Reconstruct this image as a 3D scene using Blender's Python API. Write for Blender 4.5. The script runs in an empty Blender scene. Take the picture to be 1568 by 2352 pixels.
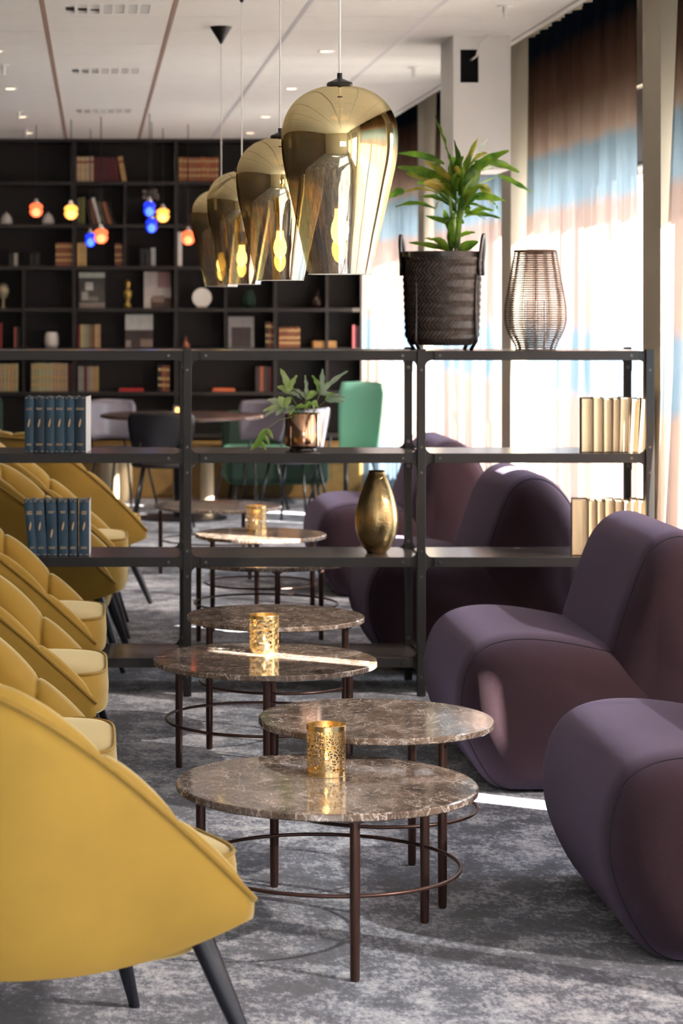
import bpy, math, random
from mathutils import Vector, Matrix
random.seed(7)
PI = math.pi
COL = bpy.context.scene.collection
SC = bpy.context.scene
FPX = 5545.0            # focal length in pixels of the 1568x2352 frame

# ------------------------------------------------------------------ camera
cd = bpy.data.cameras.new('camera'); cam = bpy.data.objects.new('camera', cd); COL.objects.link(cam)
cam.location = (0, 0, 1.6); cam.rotation_euler = (PI / 2, 0, 0)
cd.sensor_width = 36; cd.sensor_fit = 'AUTO'; cd.lens = FPX / 2352 * 36
cd.shift_x = (784 - 218) / 2352; cd.shift_y = -(1176 - 688) / 2352
cd.clip_end = 200
cd.dof.use_dof = True; cd.dof.focus_distance = 6.9; cd.dof.aperture_fstop = 5.6
SC.camera = cam

# ------------------------------------------------------------------ world, sun, lights, exposure
w = bpy.data.worlds.new('sky'); SC.world = w; w.use_nodes = True
nt = w.node_tree; bg = nt.nodes['Background']
bg.inputs['Color'].default_value = (0.86, 0.92, 1.0, 1); bg.inputs['Strength'].default_value = 8.0
sd = bpy.data.lights.new('sun', 'SUN'); sun = bpy.data.objects.new('sun', sd); COL.objects.link(sun)
sd.energy = 60; sd.angle = math.radians(0.6); sd.color = (1.0, 0.93, 0.82)
sun.rotation_euler = Vector((-0.66, 0.42, -0.52)).to_track_quat('-Z', 'Y').to_euler()
def area(name, loc, direction, sx, sy, energy, color):
    l = bpy.data.lights.new(name, 'AREA'); l.shape = 'RECTANGLE'; l.size = sx; l.size_y = sy
    l.energy = energy; l.color = color
    o = bpy.data.objects.new(name, l); COL.objects.link(o); o.location = loc
    o.rotation_euler = Vector(direction).to_track_quat('-Z', 'Y').to_euler(); return o
# sky portals in the window openings and the added front-wall opening (they only guide sampling of the sky)
def portal(loc, direction, sx, sy):
    o = area('sky_portal', loc, direction, sx, sy, 1, (1, 1, 1)); o.data.cycles.is_portal = True
for ya_, yb_p in ((-3.6, -.55), (-.22, 2.88), (3.21, 6.33), (6.66, 9.775), (10.10, 13.30), (13.61, 16.80), (17.13, 20.0)):
    portal((2.86, (ya_ + yb_p) / 2, 1.33), (-1, 0, 0), yb_p - ya_, 1.84)
portal((.65, -4.2, 1.7), (0, 1, 0), 2.1, .8)
vs = SC.view_settings
vs.view_transform = 'Standard'; vs.look = 'None'; vs.gamma = 1; vs.use_curve_mapping = False
vs.exposure = 0.5

# ------------------------------------------------------------------ materials
def M(name, col=(.5, .5, .5), rough=.5, metal=0.0, var=0.0, vscale=8.0, bump=0.0, bscale=60.0,
      sheen=0.0, sheen_tint=(1, 1, 1), sheen_rough=.4, emit=None, estr=0.0, coat=0.0, stretch=(1, 1, 1), spec=.5, srgb=True):
    m = bpy.data.materials.new(name); m.use_nodes = True
    n = m.node_tree.nodes; L = m.node_tree.links; p = n['Principled BSDF']
    p.inputs['Base Color'].default_value = (*col, 1); p.inputs['Roughness'].default_value = rough
    p.inputs['Metallic'].default_value = metal; p.inputs['Specular IOR Level'].default_value = spec
    p.inputs['Sheen Weight'].default_value = sheen; p.inputs['Sheen Tint'].default_value = (*sheen_tint, 1)
    p.inputs['Sheen Roughness'].default_value = sheen_rough; p.inputs['Coat Weight'].default_value = coat
    if emit: p.inputs['Emission Color'].default_value = (*emit, 1); p.inputs['Emission Strength'].default_value = estr
    tc = n.new('ShaderNodeTexCoord'); mp = n.new('ShaderNodeMapping'); mp.inputs['Scale'].default_value = stretch
    L.new(tc.outputs['Object'], mp.inputs['Vector'])
    nz = n.new('ShaderNodeTexNoise'); nz.inputs['Scale'].default_value = vscale; nz.inputs['Detail'].default_value = 5
    L.new(mp.outputs[0], nz.inputs['Vector'])
    if var > 0:
        r = n.new('ShaderNodeValToRGB')
        a = tuple(max(0, c * (1 - var)) for c in col); b = tuple(min(1, c * (1 + var)) for c in col)
        r.color_ramp.elements[0].position = .3; r.color_ramp.elements[1].position = .7
        r.color_ramp.elements[0].color = (*a, 1); r.color_ramp.elements[1].color = (*b, 1)
        L.new(nz.outputs['Fac'], r.inputs[0]); L.new(r.outputs[0], p.inputs['Base Color'])
    if bump > 0:
        n2 = n.new('ShaderNodeTexNoise'); n2.inputs['Scale'].default_value = bscale; n2.inputs['Detail'].default_value = 3
        L.new(mp.outputs[0], n2.inputs['Vector'])
        b = n.new('ShaderNodeBump'); b.inputs['Strength'].default_value = bump; b.inputs['Distance'].default_value = .004
        L.new(n2.outputs['Fac'], b.inputs['Height']); L.new(b.outputs[0], p.inputs['Normal'])
    return m

def ramp(n, stops, interp='LINEAR'):
    r = n.new('ShaderNodeValToRGB'); cr = r.color_ramp; cr.interpolation = interp
    while len(cr.elements) < len(stops): cr.elements.new(.5)
    for e, (p, c) in zip(cr.elements, stops):
        e.position = p; e.color = (*c, 1) if len(c) == 3 else c
    return r

def mat_marble(name):
    m = bpy.data.materials.new(name); m.use_nodes = True; n = m.node_tree.nodes; L = m.node_tree.links
    p = n['Principled BSDF']; p.inputs['Roughness'].default_value = .07; p.inputs['IOR'].default_value = 1.6
    tc = n.new('ShaderNodeTexCoord'); mp = n.new('ShaderNodeMapping'); mp.inputs['Rotation'].default_value = (.3, .2, .5)
    mp.inputs['Scale'].default_value = (1, 1.5, 1)
    oi = n.new('ShaderNodeObjectInfo'); ad = n.new('ShaderNodeVectorMath'); ad.operation = 'ADD'
    mm = n.new('ShaderNodeMath'); mm.operation = 'MULTIPLY'; mm.inputs[1].default_value = 37.0
    L.new(oi.outputs['Random'], mm.inputs[0]); L.new(tc.outputs['Object'], ad.inputs[0]); L.new(mm.outputs[0], ad.inputs[1])
    L.new(ad.outputs[0], mp.inputs['Vector'])
    nz = n.new('ShaderNodeTexNoise'); nz.inputs['Scale'].default_value = 9; nz.inputs['Detail'].default_value = 8
    L.new(mp.outputs[0], nz.inputs['Vector'])
    vm = n.new('ShaderNodeVectorMath'); vm.operation = 'SCALE'; vm.inputs['Scale'].default_value = .16
    L.new(nz.outputs['Color'], vm.inputs[0])
    va = n.new('ShaderNodeVectorMath'); va.operation = 'ADD'; L.new(mp.outputs[0], va.inputs[0]); L.new(vm.outputs[0], va.inputs[1])
    base = ramp(n, [(.3, (.075, .052, .038)), (.5, (.15, .108, .082)), (.72, (.26, .2, .16))])
    L.new(nz.outputs['Fac'], base.inputs[0])
    last = base.outputs[0]
    for sc, wd, st in ((12, .026, .85), (30, .045, .75), (70, .07, .45)):
        v = n.new('ShaderNodeTexVoronoi'); v.feature = 'DISTANCE_TO_EDGE'; v.inputs['Scale'].default_value = sc
        L.new(va.outputs[0], v.inputs['Vector'])
        r = ramp(n, [(0, (st, st, st)), (wd, (0, 0, 0))]); L.new(v.outputs['Distance'], r.inputs[0])
        n3 = n.new('ShaderNodeTexNoise'); n3.inputs['Scale'].default_value = sc * .6; L.new(mp.outputs[0], n3.inputs['Vector'])
        r3 = ramp(n, [(.42, (0, 0, 0)), (.62, (1, 1, 1))]); L.new(n3.outputs['Fac'], r3.inputs[0])
        mu = n.new('ShaderNodeMath'); mu.operation = 'MULTIPLY'; L.new(r.outputs[0], mu.inputs[0]); L.new(r3.outputs[0], mu.inputs[1])
        mx = n.new('ShaderNodeMixRGB'); L.new(mu.outputs[0], mx.inputs[0]); L.new(last, mx.inputs[1])
        mx.inputs[2].default_value = (.78, .70, .64, 1); last = mx.outputs[0]
    L.new(last, p.inputs['Base Color']); return m

def mat_carpet():
    m = bpy.data.materials.new('carpet'); m.use_nodes = True; n = m.node_tree.nodes; L = m.node_tree.links
    p = n['Principled BSDF']; p.inputs['Roughness'].default_value = .95; p.inputs['Specular IOR Level'].default_value = .1
    p.inputs['Sheen Weight'].default_value = .3
    tc = n.new('ShaderNodeTexCoord')
    def noise(scale, stretch, detail, rough=.6):
        mp = n.new('ShaderNodeMapping'); mp.inputs['Scale'].default_value = stretch; L.new(tc.outputs['Object'], mp.inputs[0])
        z = n.new('ShaderNodeTexNoise'); z.inputs['Scale'].default_value = scale; z.inputs['Detail'].default_value = detail
        z.inputs['Roughness'].default_value = rough; L.new(mp.outputs[0], z.inputs['Vector']); return z
    big = noise(1.6, (1, 1, 1), 3); mid = noise(9, (1, .8, 1), 9, .78); fine = noise(70, (1, .45, 1), 6, .8)
    a = n.new('ShaderNodeMath'); a.operation = 'MULTIPLY_ADD'; L.new(big.outputs['Fac'], a.inputs[0]); a.inputs[1].default_value = .55
    L.new(mid.outputs['Fac'], a.inputs[2])
    b = n.new('ShaderNodeMath'); b.operation = 'MULTIPLY_ADD'; L.new(fine.outputs['Fac'], b.inputs[0]); b.inputs[1].default_value = .75
    L.new(a.outputs[0], b.inputs[2])
    r = ramp(n, [(.0, (.012, .014, .024)), (.36, (.026, .032, .055)), (.50, (.070, .082, .125)), (.62, (.23, .245, .30)), (1, (.56, .57, .60))])
    mr = n.new('ShaderNodeMapRange'); mr.inputs['From Min'].default_value = .88; mr.inputs['From Max'].default_value = 1.40
    L.new(b.outputs[0], mr.inputs['Value']); L.new(mr.outputs[0], r.inputs[0]); L.new(r.outputs[0], p.inputs['Base Color'])
    bp = n.new('ShaderNodeBump'); bp.inputs['Strength'].default_value = .5; bp.inputs['Distance'].default_value = .003
    f2 = noise(420, (1, .6, 1), 2); L.new(f2.outputs['Fac'], bp.inputs['Height']); L.new(bp.outputs[0], p.inputs['Normal'])
    return m

def mat_curtain():
    m = bpy.data.materials.new('curtain_voile'); m.use_nodes = True; n = m.node_tree.nodes; L = m.node_tree.links
    n.remove(n['Principled BSDF']); out = n['Material Output']
    g = n.new('ShaderNodeNewGeometry'); sx = n.new('ShaderNodeSeparateXYZ'); L.new(g.outputs['Position'], sx.inputs[0])
    nz = n.new('ShaderNodeTexNoise'); nz.inputs['Scale'].default_value = 5
    L.new(g.outputs['Position'], nz.inputs['Vector'])
    ma = n.new('ShaderNodeMath'); ma.operation = 'MULTIPLY_ADD'; L.new(nz.outputs['Fac'], ma.inputs[0]); ma.inputs[1].default_value = .07
    L.new(sx.outputs['Z'], ma.inputs[2])
    dv = n.new('ShaderNodeMath'); dv.operation = 'DIVIDE'; L.new(ma.outputs[0], dv.inputs[0]); dv.inputs[1].default_value = 3.1
    navy = (.008, .015, .03); brown = (.26, .135, .09); blue = (.165, .225, .285); pink = (.30, .225, .20); z = 3.1
    o = .035
    st = [(0, blue), ((.45 + o) / z, blue), ((.52 + o) / z, pink), ((1.10 + o) / z, pink), ((1.16 + o) / z, blue), ((1.42 + o) / z, blue),
          ((1.50 + o) / z, pink), ((2.04 + o) / z, pink), ((2.10 + o) / z, (.20, .27, .33)), ((2.34 + o) / z, (.19, .26, .32)), ((2.40 + o) / z, (.34, .25, .20)),
          ((2.62 + o) / z, (.15, .085, .06)), ((2.84 + o) / z, (.06, .034, .026)), ((2.93 + o) / z, navy)]  # brown darkens upwards: the weaker backlight there is painted into the cloth colour
    r = ramp(n, st); L.new(dv.outputs[0], r.inputs[0])
    tl = n.new('ShaderNodeBsdfTranslucent'); df = n.new('ShaderNodeBsdfDiffuse'); tr = n.new('ShaderNodeBsdfTransparent')
    for q in (tl, df, tr): L.new(r.outputs[0], q.inputs['Color'])
    # the weave lets more straight light through where the cloth is pale
    lt = n.new('ShaderNodeMixRGB'); lt.inputs[0].default_value = .55; L.new(r.outputs[0], lt.inputs[1]); lt.inputs[2].default_value = (1, 1, 1, 1)
    L.new(lt.outputs[0], tr.inputs['Color'])
    a = n.new('ShaderNodeMixShader'); a.inputs[0].default_value = .50; L.new(tl.outputs[0], a.inputs[1]); L.new(df.outputs[0], a.inputs[2])
    b = n.new('ShaderNodeMixShader'); L.new(a.outputs[0], b.inputs[1]); L.new(tr.outputs[0], b.inputs[2])
    fr = ramp(n, [(0, (.07,) * 3), (2.1 / 3.1, (.07,) * 3), (2.7 / 3.1, (.02,) * 3)]); L.new(dv.outputs[0], fr.inputs[0]); L.new(fr.outputs[0], b.inputs[0])
    L.new(b.outputs[0], out.inputs['Surface']); return m

def mat_glass(name, col=(1, 1, 1), gloss=.08):
    m = bpy.data.materials.new(name); m.use_nodes = True; n = m.node_tree.nodes; L = m.node_tree.links
    n.remove(n['Principled BSDF']); out = n['Material Output']
    tr = n.new('ShaderNodeBsdfTransparent'); tr.inputs[0].default_value = (*col, 1)
    gl = n.new('ShaderNodeBsdfGlossy'); gl.inputs['Roughness'].default_value = .02
    f = n.new('ShaderNodeLayerWeight'); f.inputs['Blend'].default_value = .12; ad = n.new('ShaderNodeMath'); ad.inputs[1].default_value = gloss; L.new(f.outputs['Facing'], ad.inputs[0]); ad.use_clamp = True
    mx = n.new('ShaderNodeMixShader'); L.new(ad.outputs[0], mx.inputs[0]); L.new(tr.outputs[0], mx.inputs[1]); L.new(gl.outputs[0], mx.inputs[2])
    L.new(mx.outputs[0], out.inputs['Surface']); return m

def mat_gold_glass():
    m = bpy.data.materials.new('gold_mirrored_glass'); m.use_nodes = True; n = m.node_tree.nodes; L = m.node_tree.links
    n.remove(n['Principled BSDF']); out = n['Material Output']
    tc = n.new('ShaderNodeTexCoord'); sx = n.new('ShaderNodeSeparateXYZ'); L.new(tc.outputs['Object'], sx.inputs[0])
    mr = n.new('ShaderNodeMapRange'); mr.inputs['From Min'].default_value = 0; mr.inputs['From Max'].default_value = .474
    L.new(sx.outputs['Z'], mr.inputs['Value'])
    fac = ramp(n, [(0, (.42,) * 3), (.3, (.62,) * 3), (.6, (.88,) * 3), (1, (.93,) * 3)]); L.new(mr.outputs[0], fac.inputs[0])
    colr = ramp(n, [(0, (.92, .88, .80)), (.45, (.80, .66, .42)), (.75, (.72, .60, .33)), (1, (.72, .62, .36))]); L.new(mr.outputs[0], colr.inputs[0])
    tr = n.new('ShaderNodeBsdfTransparent'); tr.inputs[0].default_value = (.95, .82, .55, 1)
    gl = n.new('ShaderNodeBsdfGlossy'); gl.inputs['Roughness'].default_value = .012; L.new(colr.outputs[0], gl.inputs['Color'])
    nz = n.new('ShaderNodeTexNoise'); nz.inputs['Scale'].default_value = 9; mp = n.new('ShaderNodeMapping'); mp.inputs['Scale'].default_value = (1, 1, .25)
    L.new(tc.outputs['Object'], mp.inputs[0]); L.new(mp.outputs[0], nz.inputs['Vector'])
    b = n.new('ShaderNodeBump'); b.inputs['Strength'].default_value = .12; b.inputs['Distance'].default_value = .01
    L.new(nz.outputs['Fac'], b.inputs['Height']); L.new(b.outputs[0], gl.inputs['Normal'])
    mx = n.new('ShaderNodeMixShader'); L.new(fac.outputs[0], mx.inputs[0]); L.new(tr.outputs[0], mx.inputs[1]); L.new(gl.outputs[0], mx.inputs[2])
    L.new(mx.outputs[0], out.inputs['Surface']); return m

def mat_perforated():
    m = bpy.data.materials.new('perforated_brass'); m.use_nodes = True; n = m.node_tree.nodes; L = m.node_tree.links
    p = n['Principled BSDF']; out = n['Material Output']
    p.inputs['Base Color'].default_value = (.80, .61, .30, 1); p.inputs['Metallic'].default_value = 1; p.inputs['Roughness'].default_value = .3
    tc = n.new('ShaderNodeTexCoord'); v = n.new('ShaderNodeTexVoronoi'); v.feature = 'DISTANCE_TO_EDGE'; v.inputs['Scale'].default_value = 112
    L.new(tc.outputs['Object'], v.inputs['Vector'])
    gt = n.new('ShaderNodeMath'); gt.operation = 'GREATER_THAN'; gt.inputs[1].default_value = .115; L.new(v.outputs['Distance'], gt.inputs[0])
    tr = n.new('ShaderNodeBsdfTransparent'); mx = n.new('ShaderNodeMixShader')
    L.new(gt.outputs[0], mx.inputs[0]); L.new(p.outputs[0], mx.inputs[1]); L.new(tr.outputs[0], mx.inputs[2]); L.new(mx.outputs[0], out.inputs['Surface'])
    return m

def mat_leaf(name, col, col2):
    m = bpy.data.materials.new(name); m.use_nodes = True; n = m.node_tree.nodes; L = m.node_tree.links
    p = n['Principled BSDF']; out = n['Material Output']; p.inputs['Roughness'].default_value = .32
    tc = n.new('ShaderNodeTexCoord'); nz = n.new('ShaderNodeTexNoise'); nz.inputs['Scale'].default_value = 14; L.new(tc.outputs['Object'], nz.inputs['Vector'])
    r = ramp(n, [(.38, col), (.62, col2)]); L.new(nz.outputs['Fac'], r.inputs[0]); L.new(r.outputs[0], p.inputs['Base Color'])
    tl = n.new('ShaderNodeBsdfTranslucent'); L.new(r.outputs[0], tl.inputs[0])
    mx = n.new('ShaderNodeMixShader'); mx.inputs[0].default_value = .45; L.new(p.outputs[0], mx.inputs[1]); L.new(tl.outputs[0], mx.inputs[2])
    L.new(mx.outputs[0], out.inputs['Surface']); return m

marble = mat_marble('brown_veined_marble'); carpet = mat_carpet(); voile = mat_curtain()
ceil_m = M('ceiling_tile_paint', (.85, .835, .80), .8, var=.02, bump=.1, bscale=300)
runner_m = M('ceiling_runner', (.36, .25, .20), .5)
runner2_m = M('ceiling_runner_grey', (.62, .61, .62), .4)
wall_m = M('wall_paint', (.50, .45, .36), .8, var=.04, vscale=2)
box_m = M('boxing_paint', (.92, .905, .88), .75, var=.03, vscale=3)
white_m = M('white_paint', (.86, .85, .82), .5)
black_m = M('black_void', (.008, .008, .008), .8)
frame_m = M('window_frame_paint', (.72, .70, .66), .5)
blind_m = M('added_blind_cloth', (.30, .29, .28), .9)
steel = M('dark_powder_coated_steel', (.012, .0105, .010), .45, metal=.1, var=.08, vscale=20, bump=.08, bscale=900)
board_m = M('dark_shelf_board', (.055, .045, .040), .22, var=.1, vscale=10)
screw_m = M('screw_steel', (.12, .115, .11), .3, metal=.9)
bronze = M('bronze_lacquer', (.075, .038, .030), .3, metal=.55, var=.1)
brass = M('brushed_brass', (.82, .63, .32), .24, metal=1.0)
perf = mat_perforated()
velvet = M('mustard_velvet', (.40, .235, .035), .7, var=.09, vscale=5, sheen=.9, sheen_tint=(1.0, .94, .60), sheen_rough=.45, bump=.05, bscale=40, spec=.2)
velvet_pipe = M('mustard_piping', (.33, .19, .03), .65, sheen=.5, sheen_tint=(1, .85, .45), spec=.2)
felt = M('aubergine_wool', (.030, .014, .017), .9, var=.08, vscale=200, sheen=.35, sheen_tint=(.72, .60, .95), sheen_rough=.5, bump=.35, bscale=700, spec=.15)
felt_seam = M('aubergine_seam', (.018, .012, .02), .9)
legblack = M('black_stained_wood', (.012, .013, .020), .33)
goldglass = mat_gold_glass()
cord_m = M('clear_cord', (.85, .84, .80), .3)
capblack = M('black_metal_cap', (.012, .011, .010), .35)
bulb_m = M('opal_bulb', (1, .8, .4), .5, emit=(1.0, .72, .25), estr=5.0)
bluebook = M('blue_book_cloth', (.035, .085, .135), .55, var=.25, vscale=12, bump=.15, bscale=500)
bluebook2 = M('deep_blue_book_cloth', (.022, .050, .080), .55, var=.25, vscale=12, bump=.15, bscale=500)
goldprint = M('gold_print', (.70, .48, .28), .4, metal=.3)
pages_m = M('book_pages', (.78, .70, .52), .8, var=.12, vscale=5, stretch=(60, 1, 1))
pagesw_m = M('white_pages', (.85, .86, .85), .8)
oldpages = M('yellowed_pages', (.74, .60, .38), .8, var=.10, vscale=6, stretch=(70, 1, .3))
oldcover = M('worn_brown_cover', (.22, .15, .09), .7)
basket_m = M('black_stained_bamboo', (.028, .021, .018), .26, var=.3, vscale=40)
rattan = M('rattan', (.15, .09, .055), .55, var=.25, vscale=50)
soil = M('soil', (.03, .02, .015), .95)
leafA = mat_leaf('leaf_green', (.055, .15, .015), (.20, .34, .03))
leafY = mat_leaf('leaf_yellowing', (.14, .24, .02), (.55, .42, .08))
fernA = mat_leaf('fern_green', (.26, .46, .08), (.46, .60, .24)); fernB = mat_leaf('fern_blue_green', (.30, .42, .30), (.45, .55, .38))
stem_m = M('plant_stem', (.22, .30, .08), .5)
copper = M('copper_glaze', (.60, .36, .24), .12, metal=1.0)
potfoot = M('dark_glazed_foot', (.02, .014, .012), .15)
hammer = M('antique_hammered_gold', (.52, .38, .18), .28, metal=1.0, var=.3, vscale=12, bump=.35, bscale=90)
case_m = M('dark_stained_bookcase', (.014, .010, .008), .5, var=.15, vscale=6)
caseback = M('bookcase_back', (.014, .010, .009), .6)
bench_m = M('bench_wood', (.22, .13, .035), .5, var=.25, vscale=6)
woodfloor = M('wood_floor', (.12, .07, .04), .4, var=.3, vscale=4, stretch=(6, 1, 1))
glass = mat_glass('clear_glass')
panem = mat_glass('window_glass', gloss=.02)
greenvel = M('dark_green_velvet', (.005, .022, .012), .8, sheen=.4, sheen_tint=(.3, .8, .5))
mint = M('mint_shell', (.25, .62, .46), .35)
lilac = M('lilac_grey_shell', (.17, .155, .19), .25)
darkshell = M('black_shell', (.012, .011, .014), .35)
chairleg = M('dark_tube_steel', (.05, .055, .06), .25, metal=.8)
logm = M('pale_log', (.50, .40, .26), .8, var=.25, vscale=5, stretch=(3, 3, .6))
tabletop_m = M('reddish_table_top', (.10, .055, .045), .25)
ceramic = M('white_ceramic', (.80, .76, .70), .35)

# ------------------------------------------------------------------ mesh helpers
class MB:
    def __init__(s): s.v = []; s.f = []; s.m = []
    def add(s, vs, fs, mi=0):
        o = len(s.v); s.v += [tuple(v) for v in vs]
        for f in fs: s.f.append([i + o for i in f]); s.m.append(mi)
    def box(s, x0, x1, y0, y1, z0, z1, mi=0, T=None):
        vs = [(x, y, z) for x in (x0, x1) for y in (y0, y1) for z in (z0, z1)]
        if T is not None: vs = [T @ Vector(v) for v in vs]
        s.add(vs, [(0, 1, 3, 2), (4, 6, 7, 5), (0, 4, 5, 1), (2, 3, 7, 6), (0, 2, 6, 4), (1, 5, 7, 3)], mi)
    def tube(s, pts, r, n=10, mi=0, cap=True, closed=False):
        pts = [Vector(p) for p in pts]; N = len(pts)
        rs = r if isinstance(r, (list, tuple)) else [r] * N
        up = None; vs = []
        for i, p in enumerate(pts):
            if closed: t = pts[(i + 1) % N] - pts[i - 1]
            else: t = pts[min(i + 1, N - 1)] - pts[max(i - 1, 0)]
            if t.length < 1e-9: t = Vector((0, 0, 1))
            t.normalize()
            if up is None: up = t.orthogonal().normalized()
            else:
                up = up - t * up.dot(t)
                up = up.normalized() if up.length > 1e-6 else t.orthogonal().normalized()
            b = t.cross(up)
            for k in range(n):
                a = 2 * PI * k / n; vs.append(p + (up * math.cos(a) + b * math.sin(a)) * rs[i])
        fs = []
        for i in range(N if closed else N - 1):
            j = (i + 1) % N
            for k in range(n): fs.append((i * n + k, i * n + (k + 1) % n, j * n + (k + 1) % n, j * n + k))
        if cap and not closed: fs.append(list(range(n))[::-1]); fs.append([(N - 1) * n + k for k in range(n)])
        s.add(vs, fs, mi)
    def lathe(s, prof, n=32, c=(0, 0, 0), mi=0, capb=True, capt=True):
        vs = []; fs = []
        for r, z in prof:
            for k in range(n):
                a = 2 * PI * k / n; vs.append((c[0] + r * math.cos(a), c[1] + r * math.sin(a), c[2] + z))
        for i in range(len(prof) - 1):
            for k in range(n): fs.append((i * n + k, i * n + (k + 1) % n, (i + 1) * n + (k + 1) % n, (i + 1) * n + k))
        if capb: fs.append(list(range(n))[::-1])
        if capt: fs.append([(len(prof) - 1) * n + k for k in range(n)])
        s.add(vs, fs, mi)
    def ring(s, R, r, z, n=48, m=8, c=(0, 0)):
        s.tube([(c[0] + R * math.cos(2 * PI * k / n), c[1] + R * math.sin(2 * PI * k / n), z) for k in range(n)], r, m, closed=True)
    def prism(s, poly, y0, y1, mi=0):      # polygon in XZ extruded along Y
        n = len(poly); vs = [(x, y0, z) for x, z in poly] + [(x, y1, z) for x, z in poly]
        s.add(vs, [list(range(n)), [n + i for i in range(n)][::-1]] + [(i, (i + 1) % n + 0, (i + 1) % n + n, i + n) for i in range(n)], mi)
    def grid(s, P, mi=0, closeu=False):
        nu = len(P); nv = len(P[0]); o = []; vs = [p for row in P for p in row]
        for i in range(nu if closeu else nu - 1):
            for j in range(nv - 1):
                a = (i + 1) % nu; o.append((i * nv + j, a * nv + j, a * nv + j + 1, i * nv + j + 1))
        s.add(vs, o, mi)

def obj(name, mb, mats, parent=None, smooth=False, loc=None, bevel=0, kind=None, sub=0):
    me = bpy.data.meshes.new(name); me.from_pydata(mb.v, [], mb.f)
    if not isinstance(mats, (list, tuple)): mats = [mats]
    for m in mats: me.materials.append(m)
    me.polygons.foreach_set('material_index', mb.m)
    import bmesh
    bm = bmesh.new(); bm.from_mesh(me); bmesh.ops.recalc_face_normals(bm, faces=bm.faces); bm.to_mesh(me); bm.free()
    if smooth:
        me.polygons.foreach_set('use_smooth', [True] * len(me.polygons))
        if smooth == 'auto':
            try: me.set_sharp_from_angle(angle=math.radians(40))
            except Exception: pass
    me.update()
    o = bpy.data.objects.new(name, me); COL.objects.link(o)
    if parent: o.parent = parent
    if loc: o.location = loc
    if bevel:
        b = o.modifiers.new('bevel', 'BEVEL'); b.width = bevel; b.segments = 2; b.limit_method = 'ANGLE'
    if sub:
        b = o.modifiers.new('sub', 'SUBSURF'); b.levels = sub; b.render_levels = sub
    if kind: o['kind'] = kind
    return o
def tag(o, label, cat, group=None):
    o['label'] = label; o['category'] = cat
    if group: o['group'] = group
    return o
def thing(name, label, cat, loc=(0, 0, 0), rz=0, group=None):
    o = bpy.data.objects.new(name, None); COL.objects.link(o); o.location = loc; o.rotation_euler = (0, 0, rz); o.empty_display_size = .1
    return tag(o, label, cat, group)
def dup(root, loc, rz=None, label=None, group=None):
    r = root.copy(); COL.objects.link(r); r.location = loc
    if rz is not None: r.rotation_euler = (0, 0, rz)
    if label: r['label'] = label
    if group: r['group'] = group
    def rec(a, b):
        for ch in list(a.children):
            c = ch.copy(); COL.objects.link(c); c.parent = b; rec(ch, c)
    rec(root, r); return r
def struct(name, mb, mats, parent=None, **k):
    o = obj(name, mb, mats, parent, **k); o['kind'] = 'structure'; return o

# ------------------------------------------------------------------ SETTING
HC = 2.933; CX = 2.14; XP = 2.29; XW = 2.62; YB = 20.42
LX = -6.0; YN = -4.0
mb = MB(); mb.box(LX, 3.0, YN, 19.35, -.1, 0); struct('floor', mb, carpet)
mb = MB(); mb.box(LX, 3.0, 19.35, YB, -.1, -.002); struct('trim_1', mb, woodfloor)
# ceiling: slab, runners, tiles
mb = MB(); mb.box(LX, CX, YN, YB, HC + .015, HC + .12); ceiling = struct('ceiling', mb, M('ceiling_void', (.10, .08, .07), .8))
RX = [-.238 + .6 * i for i in range(-9, 5)]
vent_rows = {10.78: 1, 13.78: 1, 16.78: 1}
tile_me = None
def vent_fins():
    m = MB(); m.box(-.2885, .2885, -.2925, .2925, 0, .014)
    return m
rows = [10.18 + .6 * j for j in range(17)]
for i in range(7, 14):
    x0 = RX[i] + .012; x1 = min(RX[i] + .6 - .012, CX)
    for y0 in rows:
        if RX[i] < -1.0: continue
        isvent = i == 9 and any(abs(y0 - v) < .05 for v in (10.78, 13.78, 16.78))
        if x1 - x0 < .5 or isvent:
            m = MB()
            if isvent:
                # plate with seven openings
                xs = [x0]; 
                for k in range(7): xs += [x0 + .09 + k * .0575, x0 + .09 + k * .0575 + .042]
                xs.append(x1)
                ya, yb, yc, yd = y0 + .004, y0 + .12, y0 + .47, y0 + .596
                m.box(x0, x1, ya, yb, HC, HC + .014); m.box(x0, x1, yc, yd, HC, HC + .014)
                for k in range(0, len(xs), 2): m.box(xs[k], xs[k + 1], yb, yc, HC, HC + .014)
                t = obj('vent_tile', m, ceil_m, ceiling)
                f = MB()
                for k in range(7):
                    xa = xs[2 * k + 1]
                    for q in range(8 if k > 2 else 3 + k):
                        yy = yb + .01 + q * .042
                        f.box(xa, xa + .042, yy, yy + .012, HC + .001, HC + .013)
                obj('vent_fins', f, white_m, t, kind='stuff')
                d = MB(); d.box(x0 + .09, xs[-2], yb, yc, HC + .0142, HC + .0148); obj('vent_shadow_gap', d, black_m, t)
            else:
                m.box(x0, x1, y0 + .003, y0 + .597, HC, HC + .014); obj('tile', m, ceil_m, ceiling)
            continue
        if tile_me is None:
            m = MB(); m.box(-.288, .288, -.2955, .2955, 0, .014); t = obj('tile', m, ceil_m, ceiling); tile_me = t.data
        else:
            t = bpy.data.objects.new('tile', tile_me); COL.objects.link(t); t.parent = ceiling
        t.location = ((x0 + x1) / 2, y0 + .3, HC)
m = MB()
for i in range(0, 14):
    x0 = RX[i] + .012; x1 = min(RX[i] + .588, CX)
    y = YN + .1
    while y < (10.1 if RX[i] >= -1.0 else 20):
        m.box(x0, x1, y, y + .594, HC, HC + .014); y += .6
obj('tiles', m, ceil_m, ceiling, kind='stuff')
for i in range(5, 14):
    m = MB(); m.box(RX[i] - .012, RX[i] + .012, YN, YB, HC - .001, HC + .012)
    obj('runner', m, runner_m if RX[i] < .5 else runner2_m, ceiling)
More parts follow.
